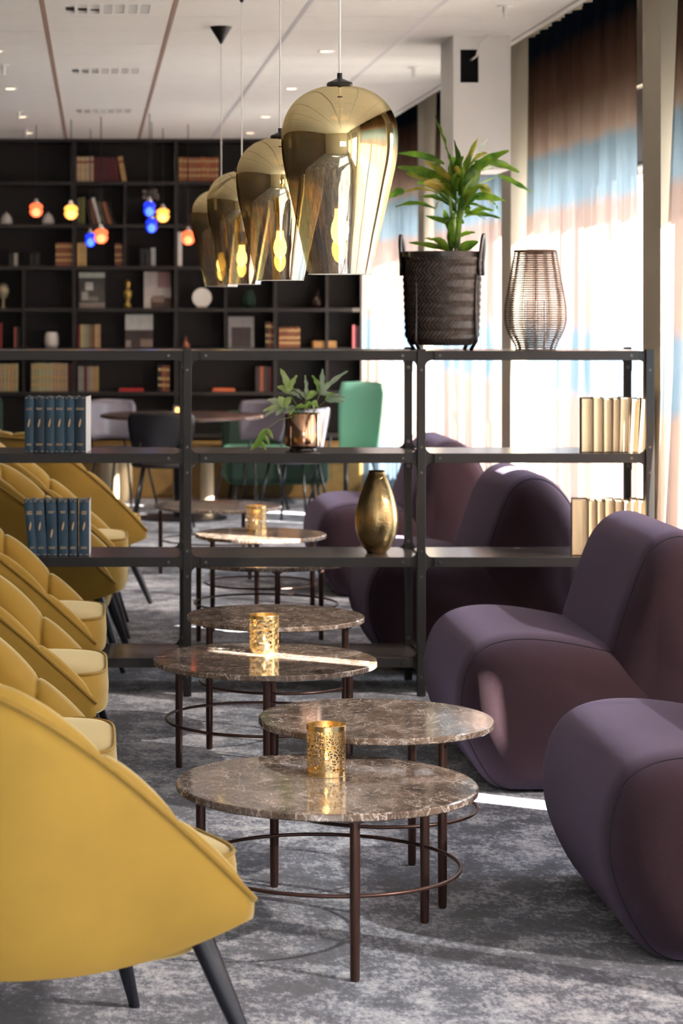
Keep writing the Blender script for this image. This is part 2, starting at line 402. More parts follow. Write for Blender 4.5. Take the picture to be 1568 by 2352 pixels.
# recess above the windows and pelmet trim
mb = MB(); mb.box(CX + .03, 3.0, YN, YB, 3.06, 3.16); struct('trim_2', mb, wall_m)
mb = MB(); mb.box(CX, CX + .03, YN, YB, HC - .012, 3.16); struct('trim_3', mb, white_m)
# right wall with openings: sill wall, header, piers
piers = [(-4.0, -3.6), (-.55, -.22), (2.88, 3.21), (6.33, 6.66), (9.775, 10.10), (13.30, 13.61), (16.80, 17.13), (20.0, YB)]
mb = MB()
mb.box(XW - .04, XW + .22, YN, YB, 0, .42); mb.box(XW - .04, XW + .22, YN, YB, 2.62, 3.1)
for a, b in piers: mb.box(XP, XW + .22, a, b, 0, 3.06)
struct('wall_right', mb, wall_m)
glassobjs = []
for i in range(len(piers) - 1):
    a = piers[i][1]; b = piers[i + 1][0]
    m = MB()
    for y0, y1 in ((a, a + .06), (b - .06, b), ((a + b) / 2 - .04, (a + b) / 2 + .04)): m.box(XW, XW + .07, y0, y1, .42, 2.62)
    for z0, z1 in ((.42, .48), (2.56, 2.62), (2.20, 2.25)): m.box(XW, XW + .07, a, b, z0, z1)
    wobj = struct('window_%d' % (i + 1), m, frame_m)
    m = MB(); m.box(XW + .03, XW + .036, a + .03, b - .03, .45, 2.59); obj('pane', m, panem, wobj)
    m = MB(); m.box(XW - .03, XW - .026, a + .02, b - .02, 2.24, 2.60); m.tube([(XW - .028, a + .02, 2.24), (XW - .028, b - .02, 2.24)], .012, 8)
    obj('added_blind', m, blind_m, wobj)  # blind added to dim the upper part of each window
# far wall, left wall, near wall (behind the photographer, with an unglazed opening added to let in fill light)
mb = MB(); mb.box(LX, 3.0, YB, YB + .15, 0, 3.16); struct('wall_back', mb, caseback)
mb = MB(); mb.box(LX - .15, LX, YN, YB, 0, 3.16); struct('wall_left', mb, M('left_wall_paint', (.045, .035, .03), .7))
mb = MB(); mb.box(LX, -.4, YN - .15, YN, 0, 3.16); mb.box(1.7, 3.0, YN - .15, YN, 0, 3.16); mb.box(-.4, 1.7, YN - .15, YN, 0, 1.3); mb.box(-.4, 1.7, YN - .15, YN, 2.1, 3.16)
struct('wall_front', mb, wall_m)
# exterior ground outside the windows: pale paving
mb = MB(); mb.box(3.0, 40, -20, 50, -.5, -.3); struct('pavement', mb, M('paving', (.62, .60, .56), .9, var=.08, vscale=1))

# boxing under the ceiling with square opening
bx0, bx1, by0, by1, bz0 = 1.81, 2.10, 12.2, 12.63, 2.256
mb = MB()
hx0 = (1056 - 218) / 454.; hx1 = (1098 - 218) / 454.; hz1 = 1.6 + (688 - 114) / 454.; hz0 = 1.6 + (688 - 190) / 454.
mb.box(bx0, hx0, by0, by0 + .02, bz0, HC); mb.box(hx1, bx1, by0, by0 + .02, bz0, HC)
mb.box(hx0, hx1, by0, by0 + .02, bz0, hz0); mb.box(hx0, hx1, by0, by0 + .02, hz1, HC)
mb.box(bx0, bx0 + .02, by0 + .02, by1, bz0, HC); mb.box(bx1 - .02, bx1, by0 + .02, by1, bz0, HC)
mb.box(bx0, bx1, by1, by1 + .02, bz0, HC); mb.box(bx0 + .02, bx1 - .02, by0 + .02, by1, bz0, bz0 + .02)
bxo = obj('duct_boxing', mb, box_m); tag(bxo, 'white square boxing hanging from the ceiling beside the curtains, with a black opening', 'duct casing')
m = MB(); m.box(hx0 - .02, hx1 + .02, by0 + .10, by0 + .11, hz0 - .02, hz1 + .02); obj('opening_back', m, black_m, bxo)
m = MB(); m.tube([(hx0 + .06, by0 + .05, hz1 - .05), (hx0 + .08, by0 - .01, hz1 - .035), (hx1 + .0, by0 - .05, hz1 + .03), (hx1 + .04, by0 - .06, hz1 + .07), (hx1 + .05, by0 - .06, HC)], .006, 8)
obj('cable', m, white_m, bxo, smooth=True)

# ------------------------------------------------------------------ curtains
def curtain(label, ya, yb, xa, xb, bottomlean, seed, name='curtain'):
    rnd = random.Random(seed); nu = int((yb - ya) * 60); nv = 14; P = []
    ph = [rnd.random() * 6 for _ in range(5)]
    for i in range(nu + 1):
        u = i / nu; y = ya + (yb - ya) * u; row = []
        for j in range(nv + 1):
            v = j / nv; z = .02 + (3.03 - .02) * v
            warp = y + .05 * math.sin(3.1 * y + ph[0]) + .03 * (1 - v) * math.sin(5 * y + ph[3])
            amp = (.020 + .016 * math.sin(1.7 * y + ph[1]) ** 2) * (1 - .35 * v)
            d = amp * (math.sin(2 * PI * warp / .17 + ph[2]) + .7 * math.sin(2 * PI * warp / .071 + ph[3]) * math.sin(2.3 * y + ph[0]) ** 2) + .012 * math.sin(2 * PI * y / .43 + ph[4] + 1.2 * v)
            edge = max(0, 1 - (yb - y) / .5) if bottomlean else 0
            x = xa + (xb - xa) * u + d - bottomlean * (1 - v) * edge
            row.append((x, y + (.02 * math.sin(9 * v + i * .3)), z))
        P.append(row)
    m = MB(); m.grid(P); o = obj(name, m, voile, smooth=True)
    tag(o, label, 'curtain', 'colour-banded voile curtains'); return o
curtain('banded voile curtain in front of the farthest window, next to the bookcase', 17.6, 19.93, 2.37, 2.245, 0, 1)
curtain('banded voile curtain between the two far wall piers, behind the duct boxing', 14.22, 16.74, 2.385, 2.385, .03, 2)
curtain('widest visible voile curtain, brown over blue, behind the right bay of the shelving', 10.62, 13.24, 2.385, 2.385, .03, 3)
curtain('nearest voile curtain at the right edge of the photo, in front of the pier', 7.10, 9.72, 2.385, 2.365, .11, 4)
curtain('voile curtain nearer than the frame edge, along the window wall', 3.5, 6.27, 2.385, 2.385, 0, 5)

# ------------------------------------------------------------------ ceiling fittings
def downlight(x, y, label):
    t = thing('ceiling_downlight', label, 'ceiling light', (x, y, HC), 0, 'recessed downlights')
    m = MB(); m.lathe([(.030, -.001), (.045, -.004), (.046, 0)], 20, capb=False, capt=False); obj('trim_ring', m, white_m, t, smooth=True)
    m = MB(); m.lathe([(.032, -.003), (.03, -.0035)], 20); obj('lens', m, M('downlight_lens', (1, .85, .6), .5, emit=(1, .78, .5), estr=2.5), t)
    l = bpy.data.lights.new('downlight_lamp', 'SPOT'); l.energy = 16; l.spot_size = 1.9; l.spot_blend = .6; l.color = (1, .82, .6); l.shadow_soft_size = .04
    lo = bpy.data.objects.new('downlight_lamp', l); COL.objects.link(lo); lo.location = (x, y, HC - .02)
for k, (y, nm) in enumerate(((12.95, 'nearest'), (15.25, 'second'), (17.6, 'third'), (19.3, 'farthest'))):
    downlight(1.24, y, nm + ' recessed downlight in the ceiling row right of the colour pendants')
    downlight(-.535, y, nm + ' recessed downlight in the ceiling row at the far left')
def sprinkler(x, y, label):
    t = thing('sprinkler_head', label, 'sprinkler', (x, y, HC), 0, 'ceiling sprinklers')
    m = MB(); m.lathe([(.012, -.035), (.012, -.006), (.034, -.004), (.034, 0)], 16); obj('escutcheon', m, white_m, t, smooth='auto')
    m = MB(); m.lathe([(.008, -.055), (.008, -.035)], 10); m.lathe([(.018, -.058), (.018, -.055)], 12); obj('deflector', m, white_m, t)
for x, y, lb in ((1.86, 10.95, 'white ceiling sprinkler at the upper right above the boxing'), (1.83, 13.87, 'white ceiling sprinkler just left of the duct boxing'),
                 (-.52, 13.7, 'white ceiling sprinkler at the left edge of the photo'), (-.54, 17.1, 'white ceiling sprinkler above the downlight at far left'),
                 (-.54, 18.9, 'farthest white ceiling sprinkler before the bookcase')):
    sprinkler(x, y, lb)

# ------------------------------------------------------------------ gold pendants
def pendant_proto():
    t = thing('gold_pendant_lamp', 'x', 'pendant lamp')
    S = 911.0
    pr = [(72, 630), (75.5, 615), (82, 585), (90, 548), (98, 515), (106, 480), (114, 445), (122, 410), (128.5, 380), (132.5, 350), (133.5, 325), (133, 302), (129, 280),
          (121, 259), (109, 240), (94, 225), (76, 213), (55, 204), (30, 198)]
    prof = [(r / S, (630 - y) / S) for r, y in pr]
    # smooth by inserting midpoints on a Catmull-Rom
    P = []
    for i in range(len(prof) - 1):
        p0 = prof[max(i - 1, 0)]; p1 = prof[i]; p2 = prof[i + 1]; p3 = prof[min(i + 2, len(prof) - 1)]
        for q in (0, .33, .66):
            P.append(tuple(.5 * (2 * p1[k] + (p2[k] - p0[k]) * q + (2 * p0[k] - 5 * p1[k] + 4 * p2[k] - p3[k]) * q * q + (3 * p1[k] - p0[k] - 3 * p2[k] + p3[k]) * q ** 3) for k in (0, 1)))
    P.append(prof[-1])
    m = MB(); m.lathe(P, 72, capb=False, capt=False); obj('glass_shade', m, goldglass, t, smooth=True)
    m = MB(); m.ring(72 / S, .0011, 0, 64, 6); obj('glass_rim', m, M('clear_rim', (.8, .8, .78), .1), t, smooth=True)
    top = 432 / S
    m = MB(); m.lathe([(.031, top - .002), (.033, top + .004), (.031, top + .009), (.010, top + .018), (.0065, top + .019), (.0065, top + .033)], 32); obj('cap', m, capblack, t, smooth='auto')
    m = MB(); m.tube([(0, 0, top + .03), (0, 0, HC - 1.664)], .0030, 6); obj('cord', m, cord_m, t)
    m = MB(); m.lathe([(.004, HC - 1.664 - .085), (.056, HC - 1.664)], 32); obj('ceiling_canopy', m, capblack, t, smooth='auto')
    m = MB(); m.lathe([(.004, .175), (.004, top), ], 8); m.lathe([(.016, .165), (.018, .17), (.018, .215), (.012, .225)], 20); obj('lamp_holder', m, M('brass_holder', (.35, .26, .13), .3, metal=.8), t, smooth='auto')
    m = MB(); m.lathe([(.002, .070), (.012, .078), (.020, .092), (.0225, .108), (.020, .126), (.014, .142), (.012, .165)], 24); obj('bulb', m, bulb_m, t, smooth=True)
    return t
PEND = [(6.09, 'largest and nearest gold mirrored glass pendant lamp, complete in view'),
        (8.05, 'second gold glass pendant, partly behind the nearest one'),
        (10.15, 'third gold glass pendant in the row, behind two others'),
        (11.8, 'farthest and smallest gold glass pendant, leftmost of the row')]
pp = pendant_proto()
for i, (y, lb) in enumerate(PEND):
    o = pp if i == 0 else dup(pp, (0, 0, 0))
    o.location = (.617, y, 1.664); o['label'] = lb; o['group'] = 'gold pendants above the tables'


def seethrough(m, fac=.5, col=(1, 1, 1)):
    n = m.node_tree.nodes; L = m.node_tree.links; tr = n.new('ShaderNodeBsdfTransparent'); tr.inputs[0].default_value = (*col, 1)
    mx = n.new('ShaderNodeMixShader'); mx.inputs[0].default_value = fac; L.new(n['Principled BSDF'].outputs[0], mx.inputs[1]); L.new(tr.outputs[0], mx.inputs[2]); L.new(mx.outputs[0], n['Material Output'].inputs['Surface'])
# ------------------------------------------------------------------ colour-glass pendants far away
cg = {'red': M('red_glass_lamp', (.9, .15, .06), .2, emit=(1, .20, .07), estr=1.3), 'amber': M('amber_glass_lamp', (.9, .5, .1), .2, emit=(1, .48, .10), estr=1.3),
      'blue': M('blue_glass_lamp', (.02, .04, .7), .2, emit=(.02, .05, .9), estr=1.0)}
core = {'red': M('red_lamp_core', (1, .8, .6), .5, emit=(1, .78, .55), estr=2.2), 'amber': M('amber_lamp_core', (1, .9, .6), .5, emit=(1, .85, .5), estr=2.2),
        'blue': M('blue_lamp_core', (.6, .8, 1), .5, emit=(.45, .65, 1), estr=2.2)}
seethrough(cg['red'], .45, (1, .5, .3)); seethrough(cg['amber'], .45, (1, .75, .4)); seethrough(cg['blue'], .45, (.3, .5, 1))
for x, y, yt, c, lb in ((83, 482, 288, 'red', 'glowing red-orange glass pendant hanging farthest left'), (163, 487, 275, 'amber', 'glowing amber glass pendant left of the leaning books'),
                        (208, 551, 297, 'blue', 'small blue glass pendant beside a red one'), (232, 542, 268, 'red', 'glowing red glass pendant beside a small blue one'),
                        (343, 480, 261, 'blue', 'upper blue glass pendant in front of the black vase'), (348, 518, 280, 'blue', 'lower blue glass pendant under another blue one'),
                        (374, 494, 295, 'amber', 'amber glass pendant right of the two blue ones'), (432, 546, 286, 'red', 'red glass pendant nearest the gold pendants')):
    s = (688 - yt) / 1.333; X = (x - 218) / s; Y = FPX / s; Z = 1.6 + (688 - y) / s
    t = thing('coloured_glass_pendant', lb, 'pendant lamp', (X, Y, Z), 0, 'coloured glass pendants by the bookcase')
    k = 1.0 if c != 'blue' else .85
    m = MB(); m.lathe([(.018 * k, -.055), (.040 * k, -.04), (.052 * k, -.012), (.043 * k, .006), (.052 * k, .022), (.044 * k, .040), (.024, .052)], 8); obj('glass_shade', m, cg[c], t, smooth=False)
    m = MB(); m.lathe([(.004, -.052), (.022 * k, -.045), (.031 * k, -.028), (.033 * k, -.012), (.022 * k, .004), (.006, .014)], 14); obj('lamp_core', m, core[c], t, smooth=True)
    m = MB(); m.lathe([(.024, .052), (.016, .068), (.010, .085)], 12); obj('cap', m, M('nickel_cap', (.6, .55, .5), .3, metal=.6), t, smooth=True)
    m = MB(); m.tube([(0, 0, .08), (0, 0, HC - Z)], .0035, 6); obj('cord', m, capblack, t)

# ------------------------------------------------------------------ coffee tables
def table_proto(name, r, h, legr, ringr, ringz, nm):
    t = thing(name, nm, 'table')
    m = MB(); m.lathe([(r - .012, h - .020), (r - .003, h - .019), (r, h - .016), (r, h - .003), (r - .003, h)], 96); obj('marble_top', m, marble, t, smooth='auto')
    for k in range(3):
        a = 2 * PI * k / 3; x, y = legr * math.cos(a), legr * math.sin(a)
        m = MB(); m.lathe([(.0095, 0), (.0115, .006), (.0125, .2), (.0125, h - .026)], 16, (x, y, 0)); m.lathe([(.024, h - .026), (.024, h - .020)], 16, (x, y, 0)); obj('leg', m, bronze, t, smooth='auto')
    m = MB(); m.ring(ringr, .0050, ringz, 80, 8); obj('ring_stretcher', m, bronze, t, smooth=True)
    return t
big = table_proto('marble_coffee_table', .3735, .40, .335, .330, .198, '')
small = table_proto('marble_side_table', .3195, .46, .278, .272, .22, '')
TB = [(big, .575, 6.0, -84, 'nearest and largest low marble table, holding a perforated brass candle holder'),
      (big, .568, 8.07, 27, 'low marble table with the cube-patterned brass candle holder'),
      (big, .789, 11.16, 35, 'low marble table hidden behind the third shelf, only its rim showing'),
      (big, .7176, 14.1, 180, 'farthest round marble table, behind the dark shelving'),
      (small, .766, 6.585, 62, 'taller small marble table right behind the nearest table'),
      (small, .6525, 8.72, 88, 'taller small marble table just in front of the shelving'),
      (small, .807, 11.77, 90, 'taller small marble table behind the shelving, with a gold candle holder')]
seen = set()
for pr, x, y, a, lb in TB:
    o = pr if id(pr) not in seen else dup(pr, (0, 0, 0)); seen.add(id(pr))
    o.location = (x, y, 0); o.rotation_euler = (0, 0, math.radians(a)); o['label'] = lb; o['group'] = 'round marble tables'

# candle holders
def holder(x, y, z, label, style):
    t = thing('candle_holder', label, 'candle holder', (x, y, z), .3, 'brass candle holders')
    R = .0495; H = .127
    m = MB(); m.lathe([(R, 0), (R, .012)], 48, capb=False, capt=False); m.lathe([(R, H - .012), (R, H)], 48, capb=False, capt=False)
    m.ring(R, .0008, H, 48, 6); m.ring(R, .0008, 0.001, 48, 6); m.lathe([(R, .001), (R, .002)], 48)
    if style == 'cube':
        for a0 in (-1.35, -1.35 + PI):
            P = [[(R * math.cos(a0 + q * .05) * 1.004, R * math.sin(a0 + q * .05) * 1.004, z_) for z_ in (.01, H - .01)] for q in range(5)]
            m.grid(P)
    obj('rim_bands', m, brass, t, smooth=True)
    if style == 'perf':
        m = MB(); m.lathe([(R, .012), (R, H - .012)], 64, capb=False, capt=False); obj('perforated_wall', m, perf, t, smooth=True)
    else:
        m = MB(); hh = (H - .024) / 9.; nc = 9; w_ = 2 * PI * R / (2 * nc)
        def pt(u, v, dr=0): a = u / R; return ((R + dr) * math.cos(a), (R + dr) * math.sin(a), min(max(v, .010), H - .010))
        def line(u0, v0, u1, v1, wd=.0011):
            if max(v0, v1) > H - .008 or min(v0, v1) < .008: return
            m.tube([pt(u0, v0), pt((u0 + u1) / 2, (v0 + v1) / 2), pt(u1, v1)], wd, 4, cap=False)
        e = w_ / .866 * .5 * 2 * .62
        rw = 0; v = .006
        while v < H:
            for c in range(nc):
                u = (2 * c + (rw % 2)) * w_
                line(u, v, u + w_, v + e * .5); line(u, v, u - w_, v + e * .5); line(u, v, u, v - e)
                line(u + w_, v + e * .5, u, v + e); line(u - w_, v + e * .5, u, v + e)
                for q in (.2, .4, .6, .8): line(u + w_ * q, v + e * .5 * q, u + w_ * q - w_, v + e * .5 * q + e * .5, .0006); 
                for q in (.25, .5, .75): line(u + w_ * q, v + e * .5 * q, u + w_ * q, v + e * .5 * q - e, .0006)
            rw += 1; v += e * 1.5
        obj('cube_lattice', m, brass, t, kind='stuff')
    m = MB(); m.lathe([(.020, .002), (.021, .05), (.0205, .05), (.019, .02)], 20, capt=False); obj('glass_cup', m, glass, t, smooth=True)
    m = MB(); m.lathe([(.018, .003), (.018, .03)], 16); obj('wax', m, ceramic, t)
    m = MB(); m.lathe([(.0005, .034), (.004, .040), (.0045, .046), (.0005, .060)], 10); obj('flame', m, M('flame', (1, .6, .2), .5, emit=(1, .55, .15), estr=7), t, smooth=True)
    l = bpy.data.lights.new('candle_light', 'POINT'); l.energy = .03; l.color = (1, .55, .2); l.shadow_soft_size = .01
    lo = bpy.data.objects.new('candle_light', l); COL.objects.link(lo); lo.location = (x, y, z + .09)
holder(.584, 6.10, .40, 'perforated brass candle holder on the nearest marble table', 'perf')
holder(.576, 8.22, .40, 'brass candle holder cut in a cube lattice on the second low table', 'cube')
holder(.794, 11.87, .46, 'small gold candle holder on the table behind the shelving', 'perf')

# ------------------------------------------------------------------ shelving unit
SY0, SY1 = 9.73, 10.155; PX = [-.572, .372, 1.316, 2.237]; LV = [1.393, .979, .560, .154]
sh = thing('shelving_unit', 'open dark metal shelving unit dividing the lounge, with bolted corner plates', 'shelf', (0, 0, 0))
pw = .0165
for x in PX:
    for y in (SY0, SY1 - .012):
        m = MB(); m.box(x - pw, x + pw, y, y + .012, 0, 1.40)
        m.box(x - pw, x - pw + .004, y - (0 if y > 10 else -.012), y + (.03 if y < 10 else .012), 0, 1.40) if y < 10 else m.box(x - pw, x - pw + .004, y - .018, y, 0, 1.40)
        obj('post', m, steel, sh, bevel=.0015)
    for z in LV[:]:
        m = MB(); m.box(x - .009, x + .009, SY0 + .03, SY1 - .03, z - .034, z - .004); obj('side_rail', m, steel, sh)
def plate(x, z, y, top=False, endl=False, endr=False):
    w_ = .062; hv = .075; r = .028; hh = .019; p = []
    zc = z - .019
    def arc(cx, cz, a0, a1, n=6):
        return [(cx + r * math.cos(a0 + (a1 - a0) * k / n), cz + r * math.sin(a0 + (a1 - a0) * k / n)) for k in range(n + 1)]
    ww = pw + .001
    xr = x + (w_ if not endr else ww); xl = x - (w_ if not endl else ww)
    # go round clockwise from right-bottom
    if not endr: p += [(xr, zc + hh)] ; p += [(xr, zc - hh)]; p += arc(x + ww + r, zc - hh - r, PI / 2, PI)
    p += [(x + ww, zc - hv), (x - ww, zc - hv)]
    if not endl: p += arc(x - ww - r, zc - hh - r, 0, PI / 2); p += [(xl, zc - hh), (xl, zc + hh)]
    if not top:
        if not endl: p += arc(x - ww - r, zc + hh + r, -PI / 2, 0)
        p += [(x - ww, zc + hv), (x + ww, zc + hv)]
        if not endr: p += arc(x + ww + r, zc + hh + r, PI, 1.5 * PI)
    else:
        if endl: p += [(x - ww, zc + hh)]
        if endr: p += [(x + ww, zc + hh)]
    m = MB(); m.prism(p, y, y + .0045); obj('corner_plate', m, steel, sh, bevel=.001)
for i, x in enumerate(PX):
    for k, z in enumerate(LV):
        for y in (SY0 + .0125, SY1 - .017): plate(x, z, y, top=(k == 0), endl=(i == 0), endr=(i == 3))
sc = MB()
for b in range(3):
    xa, xb = PX[b], PX[b + 1]
    for z in LV:
        m = MB(); m.box(xa + .010, xb - .010, SY0 + .018, SY1 - .018, z - .004, z)
        obj('shelf_board', m, board_m, sh)
        for y in (SY0 + .002, SY1 - .012):
            m = MB(); m.box(xa + .052, xb - .052, y, y + .010, z - .038, z + .0); obj('shelf_rail', m, steel, sh, bevel=.001)
        for xx in (xa + .075, xb - .075):
            sc.tube([(xx, SY0 + .003, z - .019), (xx, SY0 - .0015, z - .019)], .0055, 10); sc.tube([(xx, SY0 + .0, z - .019), (xx, SY0 - .003, z - .019)], .003, 6)
for x in PX:
    for z in LV:
        for dz in (-.058, .045):
            if z + dz < 1.39:
                sc.tube([(x, SY0 + .003, z - .019 + dz), (x, SY0 - .0015, z - .019 + dz)], .0055, 10); sc.tube([(x, SY0, z - .019 + dz), (x, SY0 - .003, z - .019 + dz)], .003, 6)
                sc.tube([(x, SY1 - .012, z - .019 + dz), (x, SY1 - .019, z - .019 + dz)], .008, 10)
obj('screws', sc, screw_m, sh, smooth='auto', kind='stuff')
for x in PX:
    for y in (SY0 + .006, SY1 - .006):
        m = MB(); m.lathe([(.016, 0), (.016, .004), (.008, .006)], 12, (x, y, 0)); obj('foot', m, capblack, sh)

# ------------------------------------------------------------------ books on the shelving
def book(x, z, w_, h, d, y, lean=0, yaw=0, cover=bluebook, pages=pagesw_m, label='', group='', style='spine', logo=.46, cat='book'):
    t = thing('book', label, cat, (x, y, z), 0, group)
    t.rotation_euler = (0, lean, yaw)
    c = .0022
    m = MB()
    if style == 'spine':
        # curved spine at -y side, two boards
        n = 6; prof = [(-w_ / 2 + w_ * k / n, -.004 * math.sin(PI * k / n)) for k in range(n + 1)]
        vs = [(px, py, zz) for px, py in prof for zz in (0, h)]; vs2 = [(px, .003, zz) for px, _ in prof for zz in (0, h)]
        m.add(vs + vs2, [(2 * k, 2 * k + 2, 2 * k + 3, 2 * k + 1) for k in range(n)] + [(2 * k, 2 * k + 2, 2 * k + 2 + 2 * n + 2, 2 * k + 2 * n + 2) for k in range(n)] + [(2 * k + 1, 2 * k + 3, 2 * k + 3 + 2 * n + 2, 2 * k + 1 + 2 * n + 2) for k in range(n)])
        m.box(-w_ / 2, -w_ / 2 + c, 0, d, 0, h); m.box(w_ / 2 - c, w_ / 2, 0, d, 0, h)
        obj('cover', m, cover, t, bevel=.0006)
        m = MB(); m.box(-w_ / 2 + c, w_ / 2 - c, .0035, d - .004, .003, h - .004); obj('page_block', m, pages, t)
        g = MB(); yy = -.0046
        for zz in (.004, h - .006): g.box(-w_ / 2 + .003, w_ / 2 - .003, yy + .0012, yy + .003, zz, zz + .0022)
        rnd = random.Random(int(abs(x) * 9999 + z * 77))
        for base, nl in ((h * .79, rnd.choice((2, 2, 3))), (h * .15, 2)):
            for q in range(nl):
                lw = w_ * rnd.uniform(.22, .36); xx = -lw
                while xx < lw:
                    ww = rnd.uniform(.0012, .0028); g.box(xx, min(xx + ww, lw), yy, yy + .001, base - q * .0052, base - q * .0052 + .0030); xx += ww + .0007
        # feather emblem
        z0 = h * logo; P = []
        for q in range(9):
            u = q / 8; half = .0036 * math.sin(PI * (u * .85 + .12)) ** .7 + .0004
            cx = -.0035 + .007 * u; P.append([(cx - half, yy - .0002, z0 + .034 * u), (cx + half, yy - .0002, z0 + .034 * u)])
        g.grid(P)
        obj('gilt_print', g, goldprint, t, kind='stuff')
        if label.startswith('sixth'):
            g = MB(); g.box(w_ / 2, w_ / 2 + .0012, .002, d, 0, h); obj('lit_side_sheet', g, pagesw_m, t)  # pale sheet paints the lit side of the blue cover
    else:
        m.box(-w_ / 2, -w_ / 2 + c, 0, d, 0, h); m.box(w_ / 2 - c, w_ / 2, 0, d, 0, h); m.box(-w_ / 2, w_ / 2, d - .003, d, 0, h)
        obj('cover', m, cover, t, bevel=.0006)
        m = MB(); n = 6; P = [[(-w_ / 2 + c + (w_ - 2 * c) * k / n, .004 + .005 * math.sin(PI * k / n), zz) for zz in (.003, h - .004)] for k in range(n + 1)]
        m.grid(P); m.box(-w_ / 2 + c, w_ / 2 - c, .010, d - .003, .003, h - .004)
        obj('page_block', m, pages, t)
    return t
ordn = ['first', 'second', 'third', 'fourth', 'fifth', 'sixth', 'seventh', 'eighth']
yb_ = 9.80; S2_ = FPX / yb_
up = [(56.6, 77), (78.5, 102), (104, 124.5), (125.5, 148), (149, 170), (171, 197)]
for i, (a, b) in enumerate(up):
    x = ((a + b) / 2 - 218) / S2_
    book(x, .979, (b - a) / S2_, .226, .16, yb_, yaw=math.radians(-7), cover=bluebook if i not in (1, 5) else bluebook2,
         label='%s blue cloth book from the left in the upper set of six' % ordn[i], group='blue books on the second shelf')
lo_ = [(62, 82, 6.0), (83, 108, 4.2), (108, 132, 1.6), (134.5, 157, 1.0), (158.5, 177, .2), (181, 205, 0)]
for i, (a, b, ln) in enumerate(lo_):
    x = ((a + b) / 2 - 218) / S2_
    book(x + (.006 if i == 0 else 0), .560, (b - a) / S2_ - .001, .226, .16, yb_, lean=-math.radians(ln * .8), yaw=math.radians(-2), logo=.46 if i != 2 else .33,
         label='%s blue cloth book from the left in the lower set of six' % ordn[i], group='blue books on the third shelf')
ur = [(1335, 1361.5, 0), (1362.5, 1385, 0), (1386, 1405.5, 0), (1406.5, 1422.5, .5), (1423.5, 1446, 1.2), (1447.5, 1465, 2.5), (1466.5, 1485, 4)]
for i, (a, b, ln) in enumerate(ur):
    x = ((a + b) / 2 - 218) / S2_
    book(x - .003 * (ln > 1), .979, (b - a) / S2_ - .001, .220 + .003 * math.sin(i * 2), .12, yb_, lean=math.radians(ln), yaw=-math.radians(7), cover=oldcover, pages=oldpages, style='fore',
         label='%s old book from the left, pages outward, upper right shelf' % ordn[i], group='old books page-side out on the second shelf')
lr = [(1313, 1349.5), (1351, 1370), (1371, 1388), (1389, 1411), (1412, 1431), (1432.5, 1447.5), (1449, 1464.5), (1466, 1482)]
for i, (a, b) in enumerate(lr):
    x = ((a + b) / 2 - 218) / S2_
    book(x, .560, (b - a) / S2_ - .001, .224 + .003 * math.cos(i * 2), .12, yb_, yaw=-math.radians(9), cover=oldcover, pages=oldpages, style='fore',
         label='%s old book from the left, pages outward, lower right shelf' % ordn[i], group='old books page-side out on the third shelf')

# ------------------------------------------------------------------ gold vase
VY = 9.92; VS = FPX / VY
t = thing('hammered_vase', 'tall antique gold hammered metal vase on the third shelf', 'vase', ((865 - 218) / VS, VY, .560))
pr = [(22, 1271), (24, 1267), (31, 1259), (37, 1249), (42, 1239), (45.5, 1228), (48, 1215), (49.2, 1202), (49.2, 1190), (47.8, 1177), (45.5, 1165), (42, 1152), (37.8, 1138), (33, 1125), (28, 1112), (24, 1101), (21, 1093), (18.3, 1086), (18, 1082)]
m = MB(); m.lathe([(r / VS, (1271 - y) / VS) for r, y in pr] + [(16 / VS, (1271 - 1082) / VS), (15 / VS, (1271 - 1100) / VS)], 56, capt=False); obj('vase_body', m, hammer, t, smooth=True)

# ------------------------------------------------------------------ leaf makers
def leaf(mb, p0, p1, w_, sag, roll, mi=0, wav=.0, n=10, tipw=.0):
    p0 = Vector(p0); p1 = Vector(p1); d = p1 - p0; L_ = d.length
    side = d.cross(Vector((0, 0, 1)));
    if side.length < 1e-4: side = Vector((1, 0, 0))
    side.normalize(); side = Matrix.Rotation(roll, 3, d.normalized()) @ side
    nrm = side.cross(d).normalized(); P = []
    for i in range(n + 1):
        u = i / n; c = p0 + d * u + Vector((0, 0, sag * math.sin(PI * u)))
        hw = w_ * .5 * (math.sin(PI * min(1, u ** .8 * .93 + .05)) ** .8) + .0006
        wv = wav * math.sin(u * 17 + L_ * 90)
        P.append([c - side * hw + nrm * (hw * .35 + wv), c - side * hw * .5 + nrm * hw * .12, c, c + side * hw * .5 + nrm * hw * .12, c + side * hw + nrm * (hw * .35 - wv)])
    mb.grid(P, mi)

